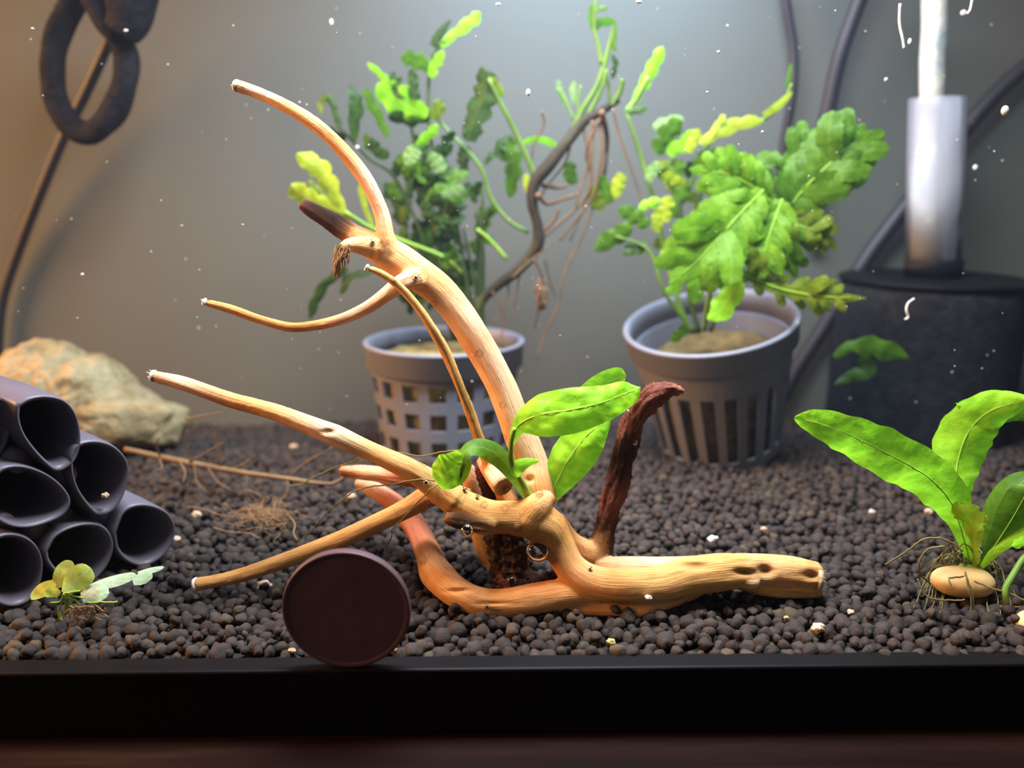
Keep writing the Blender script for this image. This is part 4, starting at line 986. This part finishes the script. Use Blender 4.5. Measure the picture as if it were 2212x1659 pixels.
# ------------------------------------------------------------------ limestone rock behind it
ol = [(-70, 880), (-40, 820), (0, 800), (60, 752), (128, 733), (185, 765), (240, 780), (285, 832), (330, 860), (394, 882), (384, 930), (368, 958), (300, 975), (200, 985), (90, 990), (-40, 970)]
cx0, cy0 = 170, 885
ang = [math.atan2(cy0 - b, a - cx0) for a, b in ol]; rad_ = [math.hypot(a - cx0, b - cy0) for a, b in ol]
o_ = np.argsort(ang); ang = np.array(ang)[o_]; rad_ = np.array(rad_)[o_]
c = at(cx0, cy0, 132); s = mmpp(c)
vs, fs = [], []; nu, nw = 170, 72
for j in range(nw + 1):
    ph = -math.pi / 2 + math.pi * j / nw
    for k in range(nu):
        th = -math.pi + 2 * math.pi * k / nu
        r = np.interp(th, np.concatenate([ang - 2 * math.pi, ang, ang + 2 * math.pi]), np.tile(rad_, 3)) * s
        cp = max(0.0, math.cos(ph)) ** .7
        p = c + (RGT * math.cos(th) + UPV * math.sin(th)) * r * cp + FWD * (20 * math.copysign(abs(math.sin(ph)) ** .9, math.sin(ph)))
        nz = 2.6 * noise.noise(tuple(p * .055)) + 1.3 * noise.noise(tuple(p * .14)) + .7 * noise.noise(tuple(p * .33)) - 2.6 * abs(noise.noise(tuple(p * .085 + 5))) + 1.3 * abs(noise.noise(tuple(p * .24 + 2))) + .5 * noise.noise(tuple(p * .7))
        d = p - c; d /= np.linalg.norm(d) + 1e-6
        vs.append(p + d * nz)
for j in range(nw):
    for k in range(nu):
        k2 = (k + 1) % nu; fs.append((j * nu + k, j * nu + k2, (j + 1) * nu + k2, (j + 1) * nu + k))
tag(MB().add(vs, fs).build('rock', M['rock']), 'rough cream limestone rock behind the dark tube caves', 'rock')

# ------------------------------------------------------------------ coin on the frame ledge
cc = at(749, 1316, -1.1); R = 12.1
zc = -0.2 + R; cc = np.array([cc[0], -1.0, zc])
CO = thing('coin', 'dark coin with a reeded edge standing against the front glass', 'coin', (cc[0], -1.0, -.2))
mb = MB(); n = 238; prof = [(R - 1.1, .72), (R - .9, .80), (R - .35, .875), (R - .12, .84), (R, .68), (R, -.68), (R - .12, -.84), (R - .35, -.875), (R - .9, -.80), (R - 1.1, -.72)]
vs, fs = [], []
for k in range(n):
    a = 2 * math.pi * k / n
    for i, (r, w) in enumerate(prof):
        if 4 <= i <= 5: r -= .24 * (k % 2)
        vs.append(cc + np.array([r * math.cos(a), -w, r * math.sin(a)]))
m_ = len(prof)
for k in range(n):
    k2 = (k + 1) % n
    for i in range(m_ - 1): fs.append((k * m_ + i, k * m_ + i + 1, k2 * m_ + i + 1, k2 * m_ + i))
mb.add(vs, fs).build('edge', M['coin'], CO)
mb = MB(); vs, fs = [], []; nr, na = 22, 96
for sgn in (1, -1):
    o0 = len(vs)
    for i in range(nr + 1):
        for k in range(na):
            r = (R - 1.05) * i / nr; a = 2 * math.pi * k / na; x, z = r * math.cos(a), r * math.sin(a)
            h = .08 * max(0, noise.noise((x * .28, z * .28, 3.3 * sgn))) * smoothstep(R - 2, R - 5, r)
            vs.append(cc + np.array([x, -sgn * (.70 + h), z]))
    for i in range(nr):
        for k in range(na):
            k2 = (k + 1) % na; q = (o0 + i * na + k, o0 + i * na + k2, o0 + (i + 1) * na + k2, o0 + (i + 1) * na + k)
            fs.append(q if sgn > 0 else q[::-1])
mb.add(vs, fs).build('face', M['coin'], CO)

# ------------------------------------------------------------------ sponge filter, air tube, cables, hose loop
fc = at(2014, 600, 158); rF = 188 * mmpp(fc); zT = fc[2]
FT = thing('sponge_filter', 'black sponge filter with a clear uplift tube at the right back', 'filter', (fc[0], 158, soil(fc[0], 158)))
fx = lambda p: np.array([fc[0], 158.0, 0]) + p
mb = MB(); prof = [(0.01, zT - 1.2), (rF - 3, zT - 1.2), (rF - .8, zT - 2.2), (rF - .3, zT - 6)] + [(rF, z) for z in np.linspace(zT - 10, -6, 10)] + [(rF - 2, -10), (0.01, -10)]
mb.lathe(prof, 72, lambda p: fx(p * np.array([1 + .012 * noise.noise(tuple(p * .12)), 1 + .012 * noise.noise(tuple(p * .12)), 1]))); mb.build('sponge', M['sponge'], FT)
mb = MB(); mb.lathe([(0.01, zT + .4), (rF - .6, zT + .4), (rF + .2, zT), (rF + .2, zT - 1.0), (rF - .6, zT - 1.4), (0.01, zT - 1.4)], 72, fx); mb.build('cap', M['blackplastic'], FT)
rc = 57 * mmpp(fc)
mb = MB(); mb.lathe([(rc - 2, zT), (rc, zT), (rc, zT + 6.6), (rc - .4, zT + 7), (rc - 2, zT + 7)], 48, fx); mb.build('collar', M['blackplastic'], FT)
ru = 55 * mmpp(fc)
p_top = at(2035, 213, 158); zU = p_top[2]
lean = lambda p: fx(p + np.array([-.10 * (p[2] - zT), 0, 0]))
mb = MB(); mb.lathe([(ru - .8, zT + 3), (ru, zT + 3), (ru, zU), (ru - .8, zU)], 48, lean, True); mb.build('uplift_tube', M['tubeclear'], FT)
AL = thing('air_tube', 'whitish algae-coated air tube running down inside the clear uplift tube', 'tube', at(1992, 560, 158))
C = catmull([at(2022, -60, 157), at(2018, 60, 157), at(2014, 150, 157), at(2010, 230, 157), at(2004, 330, 157), at(1996, 440, 158), at(1994, 558, 158)], 40)
mb = MB(); mb.tube(C, np.interp(np.linspace(0, 1, 40), [0, .4, .6, 1], [4.1, 4.0, 3.6, 4.6]), 20, True, .12); mb.build('tube', M['airline'], AL)
def cable(label, pts, Y, r, name='cable', mat='cable'):
    P = line3(pts, Y); s = mmpp(P[len(P) // 2]); C = catmull(P, 10 * len(P))
    mb = MB(); mb.tube(C, r * s, 12, True); return tag(mb.build(name, M[mat]), label, 'cable')
cable('thin black cable slanting down the left backdrop through the hose loop', [(262, 20), (235, 90), (185, 200), (140, 290), (90, 410), (40, 540), (5, 650), (-5, 760), (-6, 860), (0, 960)], [160, 170, 176, 180, 184, 187, 188, 188, 186, 180], 11)
cable('black cable hanging behind the right plant, nearest the middle', [(1690, -60), (1700, 20), (1714, 110), (1712, 200), (1695, 300), (1684, 380), (1660, 520), (1640, 640)], [184] * 4 + [186] * 4, 10)
cable('thick black cable curving down behind the lobed leaf', [(1880, -60), (1850, 20), (1815, 120), (1792, 220), (1774, 310), (1765, 420), (1760, 520)], [180, 182, 184, 186], 16)
cable('thick black cable entering at the right edge and slanting behind the filter', [(2290, 100), (2212, 148), (2140, 215), (2060, 310), (1960, 440), (1870, 560), (1790, 690), (1725, 790), (1690, 860)], [186] * 9, 17)
HL = thing('hose_loop', 'fuzzy black hose loop hanging at the upper left', 'hose', at(200, 300, 150))
lp = [(300, -40), (262, 60), (272, 130), (264, 200), (235, 260), (195, 288), (150, 270), (122, 215), (113, 145), (122, 80), (150, 20), (190, -40)]
P = line3(lp, [150, 150, 149, 148, 148, 148, 148, 149, 150, 152, 154, 156]); s = mmpp(P[5]); C = catmull(P, 120)
mb = MB(); mb.tube(C, 25 * s, 18, True, .25); mb.build('loop', M['fuzz'], HL)
mb = MB(); mb.tube(catmull(line3([(185, -40), (205, 10), (228, 55), (255, 75)], 146), 20), 21 * s, 16, True, .25); mb.build('strand', M['fuzz'], HL)
mb = MB(); mb.tube(catmull(line3([(290, -60), (285, -10), (278, 40), (262, 72)], 144), 20), np.linspace(54, 34, 20) * s, 24, True, .18); mb.build('clump', M['fuzz'], HL)
mb = MB()
for k in range(900):
    i = rng.randint(0, 120); d = rng.normal(size=3); d /= np.linalg.norm(d); p = C[i] + d * 21 * s
    q = p + d * rng.uniform(.6, 1.6) + rng.normal(size=3) * .3
    mb.tube([p, q], [.14, .03], 3, False)
tag(mb.build('fuzz', M['fuzz'], HL), kind='stuff')

# ------------------------------------------------------------------ floating fern at lower left, leaf skeleton, root hairs
SV = thing('floating_fern', 'small pale-green round-leaved fern lying before the tube caves', 'plant', gnd(140, 1330))
SVL = [([(138, 1282), (158, 1258), (178, 1242), (197, 1228)], [15, 14, 14, 15], [8, 25, 27, 18], 'fern', .2), ([(126, 1270), (132, 1245), (142, 1228), (155, 1212)], [16, 16, 17, 18], [9, 16, 17, 10], 'fern', -.3), ([(118, 1258), (100, 1270), (84, 1283), (68, 1296)], [14, 13, 12, 12], [8, 16, 15, 5], 'fern', .5), ([(128, 1285), (112, 1280), (96, 1288)], [13, 12, 12], [7, 12, 6], 'fern', .3),
 ([(176, 1292), (196, 1284), (216, 1280), (236, 1282)], [13, 13, 13, 14], [12, 19, 19, 10], 'fernpale', .1), ([(182, 1273), (220, 1262), (258, 1252), (294, 1241)], [18, 19, 20, 21], [5, 12, 13, 8], 'fernpale', .4), ([(287, 1256), (308, 1249), (329, 1240)], [20, 21, 22], [9, 13, 8], 'fernpale', .2), ([(298, 1238), (326, 1232), (354, 1225)], [23, 24, 25], [4, 7, 4], 'fernpale', .5)]
for k, (p, y_, h, m_, rl) in enumerate(SVL): leaf(SV, p, y_, h, m_, roll=rl, cup=.12, n=22, m=8, seed=k)
for pts in ([(137, 1282), (136, 1295), (128, 1318), (133, 1341)], [(137, 1285), (142, 1305), (138, 1320)], [(138, 1288), (150, 1300), (155, 1315)], [(138, 1288), (130, 1298), (108, 1303)], [(140, 1285), (170, 1290), (180, 1292)], [(140, 1282), (160, 1278), (172, 1276)], [(140, 1290), (162, 1298), (170, 1306)], [(190, 1302), (220, 1301), (254, 1302)], [(140, 1288), (146, 1310), (152, 1325)]):
    thread(SV, pts, 12, .22, 'brightstem', 'root')
for k in range(16):
    x = 145 + rng.uniform(0, 70); y_ = 1312 + rng.uniform(-8, 14)
    thread(SV, [(x, y_), (x + rng.uniform(-25, 25), y_ + rng.uniform(-5, 18)), (x + rng.uniform(-10, 35), y_ + rng.uniform(5, 28))], 11, .13, 'rust', 'root')
SKL = thing('leaf_skeleton', 'decayed brown leaf skeleton lying on the soil behind the long branch', 'leaf', gnd(500, 1030))
mrib = [(270, 970), (350, 988), (430, 1004), (520, 1020), (620, 1034), (700, 1045), (730, 1040), (755, 1020)]
stem(SKL, mrib, [92, 90, 86, 82, 78, 74, 74, 74], [6, 7, 7, 6, 5, 4, 4, 3], 'skeleton', 'midrib')
for pts in ([(345, 985), (338, 960), (345, 945)], [(412, 1000), (400, 965), (404, 930)], [(480, 1010), (472, 950), (465, 915)], [(412, 998), (450, 975), (482, 955)], [(500, 1014), (530, 1000), (550, 985)], [(625, 1030), (660, 1000), (720, 965)], [(735, 1035), (770, 1005), (800, 980)], [(530, 1025), (540, 1065), (575, 1100)], [(450, 1010), (470, 1040), (500, 1060)], [(620, 1038), (622, 1052), (606, 1100)], [(345, 992), (350, 1010), (332, 1018)], [(420, 1005), (425, 1040), (445, 1060)], [(390, 1000), (400, 1020), (395, 1045)], [(400, 905), (430, 900), (480, 890)]):
    stem(SKL, pts, [84, 82, 80], [2.2, 1.8, 1.0], 'skeleton', 'vein')
mb = MB()
for k in range(130):
    cx = rng.normal(575, 26); cy = rng.normal(1122, 13); a = rng.uniform(0, 6.28); l = rng.uniform(18, 62)
    g0 = gnd(cx, cy); p0 = g0 + np.array([0, -2, 1.2 + rng.uniform(0, 2.5)]); s = mmpp(p0)
    d = (RGT * math.cos(a) + np.array([0, .5, .25]) * math.sin(a)) * l * s
    mb.tube(catmull([p0, p0 + d * .5 + rng.normal(size=3) * .9, p0 + d + rng.normal(size=3) * .5], 6), [.08, .08, .075, .07, .05, .03], 4, False)
tag(mb.build('root_tangle', M['rust']), 'tangle of fine rusty root hairs on the soil left of the driftwood', 'roots', None, 'stuff')
for pts in ([(410, 1102), (450, 1110), (490, 1124), (530, 1120)], [(465, 1148), (500, 1158), (540, 1160), (565, 1172)], [(625, 1120), (640, 1140), (637, 1160), (645, 1175)]):
    gg = [gnd(*p) + np.array([0, -1, 1.6]) for p in pts]; mb = MB(); mb.tube(catmull(gg, 20), .15, 5); tag(mb.build('root_hair', M['rust']), 'single fine rusty root hair on the soil near the root tangle', 'root', 'stray root hairs')

# ------------------------------------------------------------------ bubbles clinging to the wood, chips on the soil, specks in the water
def hit_wood(px, py):
    d = ray(px, py); d /= np.linalg.norm(d); best = None
    for name, wob, C, R, K in paths:
        t = (C - CAM) @ d; e = np.linalg.norm(CAM + t[:, None] * d - C, axis=1); ok = np.where(e < R)[0]
        for i in ok:
            q = t[i] - math.sqrt(R[i] ** 2 - e[i] ** 2)
            if best is None or q < best: best = q
    return best, d
BUB = [(920, 1043, 6.5, 'air bubble beside the lowest leaf on the long left branch'), (998, 1037, 5, 'small air bubble above the arch beside the cut post'), (1004, 1057, 6, 'greenish air bubble on the arch below the curled leaf'), (1031, 1074, 5, 'tiny air bubble on the upper edge of the arch'), (1008, 1146, 15, 'round air bubble hanging under the broken brown stub'), (1162, 1190, 23, 'largest air bubble trapped under the bend of the arch'), (1105, 1255, 11, 'air bubble at the foot of the crumbling dark core'), (1051, 1311, 6, 'air bubble on the low front root'), (1131, 1166, 6, 'small air bubble in the dark hollow under the arch'), (1357, 891, 6.5, 'air bubble on the left edge of the dark branch top'), (1371, 956, 6, 'air bubble halfway up the dark branch'), (1275, 1228, 5, 'air bubble where the dark branch meets the foot'), (899, 599, 6, 'air bubble on a knot of the upper trunk'), (805, 522, 6, 'air bubble in the fork below the upper curved branch')]
for px, py, r, lb in BUB:
    t, d = hit_wood(px, py)
    if r > 20: t = np.linalg.norm(at(px, py, 23.5) - CAM)
    if t is None: t = np.linalg.norm(at(px, py, 30) - CAM)
    p = CAM + d * t; rr_ = r * mmpp(p)
    p = p - d * rr_ * .55
    mb = MB(); mb.ball(p, (rr_ * (1.15 if r > 20 else 1), rr_, rr_), 24, 16)
    tag(mb.build('air_bubble', M['bubble']), lb, 'bubble', 'air bubbles on the driftwood')
CH = [(1321, 1390, 9, 'chip_yellow', 'pale yellow angular chip among the front pellets'), (1768, 1362, 14, 'chip_tan', 'ribbed pinkish shell bit in front of the driftwood foot'), (1838, 1325, 7, 'chip_tan', 'small pinkish chip right of the driftwood foot'), (1540, 1168, 10, 'chip_white', 'pale oval pellet on the soil behind the driftwood foot'), (1883, 1108, 6, 'chip_white', 'small white grain on the soil left of the strap-leaved plant'), (1650, 1145, 6, 'chip_tan', 'small orange chip on the soil behind the foot'), (2006, 1108, 8, 'chip_tan', 'small tan chip beside the strap-leaved plant base'), (570, 1270, 14, 'chip_tan', 'tan rounded chip left of the coin'), (380, 1170, 10, 'chip_tan', 'pinkish grain at the right edge of the tube caves'), (425, 1115, 9, 'chip_tan', 'pinkish grain on the soil near the root tangle'), (632, 1408, 7, 'chip_tan', 'copper-coloured grain left below the coin'), (850, 1406, 7, 'chip_yellow', 'yellow sliver right below the coin'), (1698, 1336, 5, 'chip_yellow', 'yellow speck on the soil under the driftwood foot'), (228, 1074, 8, 'chip_tan', 'pale grain lying inside the second tube mouth'), (1400, 1293, 7, 'chip_white', 'white grain stuck on the lower edge of the foot'), (760, 1075, 8, 'chip_tan', 'dull pink grain on the soil behind the low branch'), (635, 968, 8, 'chip_tan', 'pinkish grain on the far soil below the long branch')]
for k, (px, py, r, m_, lb) in enumerate(CH):
    p = gnd(px, py) if lb.find('tube mouth') < 0 else at(px, py, FACE(px) - .3)
    if 'lower edge of the foot' in lb: p = at(px, py, 16)
    s = mmpp(p); v, f = ico(3)
    q = [p + np.array([0, 0, r * s * .45]) + (w * np.array([1.1, .8, .8])) * r * s * (1 + .35 * noise.noise(tuple(w * 1.4 + k)) + .15 * noise.noise(tuple(w * 3.1 + k))) for w in v]
    tag(MB().add(q, [tuple(t) for t in f.tolist()]).build('gravel_chip', M[m_], None, False), lb, 'chip', 'odd chips on the soil')
SPK = [(1141, 200, 7, 11, 60), (2171, 239, 12, 15, 60), (1380, 4, 10, 5, 60), (1076, 9, 8, 4, 70), (716, 48, 6, 10, 90), (178, 593, 5, 5, 60), (1552, 112, 5, 4, 60), (1528, 199, 4, 3, 60), (2082, 28, 10, 8, 110), (1914, 172, 5, 6, 80), (1965, 90, 6, 10, 70), (772, 318, 5, 5, 110), (2107, 362, 7, 8, 110), (1647, 285, 4, 4, 60), (70, 62, 5, 4, 60), (272, 66, 7, 4, 100)]
SPL = ['white speck in the water between the two tall plants', 'large white speck in the water at the right edge', 'white flake at the top edge right of the tall stem', 'white flake at the top edge left of the tall stem', 'pale smear in the water at the top left of the tall plant', 'pale speck in the open water at the left', 'small pale speck high above the right plant', 'tiny pale speck right of the young shoot', 'pale smear beside the air tube near the top', 'dim speck left of the air tube', 'white flake left of the air tube near the top', 'white speck on the tall plant beside the curved branch', 'dim smear right of the clear uplift tube', 'tiny speck above the lime leaf', 'tiny speck at the upper left corner', 'white fleck on the hose loop']
for (px, py, a, b, Y), lb in zip(SPK, SPL):
    p = at(px, py, Y); s = mmpp(p)
    mb = MB(); mb.ball(p, (a * s * .7, .4 * min(a, b) * s, b * s * .7), 12, 8); tag(mb.build('drifting_speck', M['chip_white']), lb, 'speck', 'specks drifting in the water')
mb = MB()
for pts, Y in (([(1944, 8), (1943, 50), (1950, 85), (1953, 105)], 70), ([(1975, 645), (1962, 655), (1958, 670), (1962, 685), (1955, 690)], 80), ([(2100, 0), (2096, 20), (2090, 30)], 70)):
    C = catmull(line3(pts, Y), 20); mb = MB(); mb.tube(C, .28, 6)
    tag(mb.build('white_thread', M['chip_white']), {8: 'thin white streak left of the air tube at the top', 645: 'curly white thread before the black sponge', 0: 'short white streak right of the air tube at the top'}[pts[0][1]], 'thread')
mb = MB()
for k in range(170):
    px, py, Y = rng.uniform(20, 2190), rng.uniform(10, 900), (rng.uniform(5, 14) if rng.rand() < .4 else rng.uniform(60, 115)); p = at(px, py, Y); s = mmpp(p)
    r = rng.uniform(.6, 1.5) * s; mb.ball(p, (r * rng.uniform(.6, 1.5), r, r), 6, 4)
tag(mb.build('fine_debris', M['chip_white']), 'fine white debris drifting all through the water', 'debris', None, 'stuff')
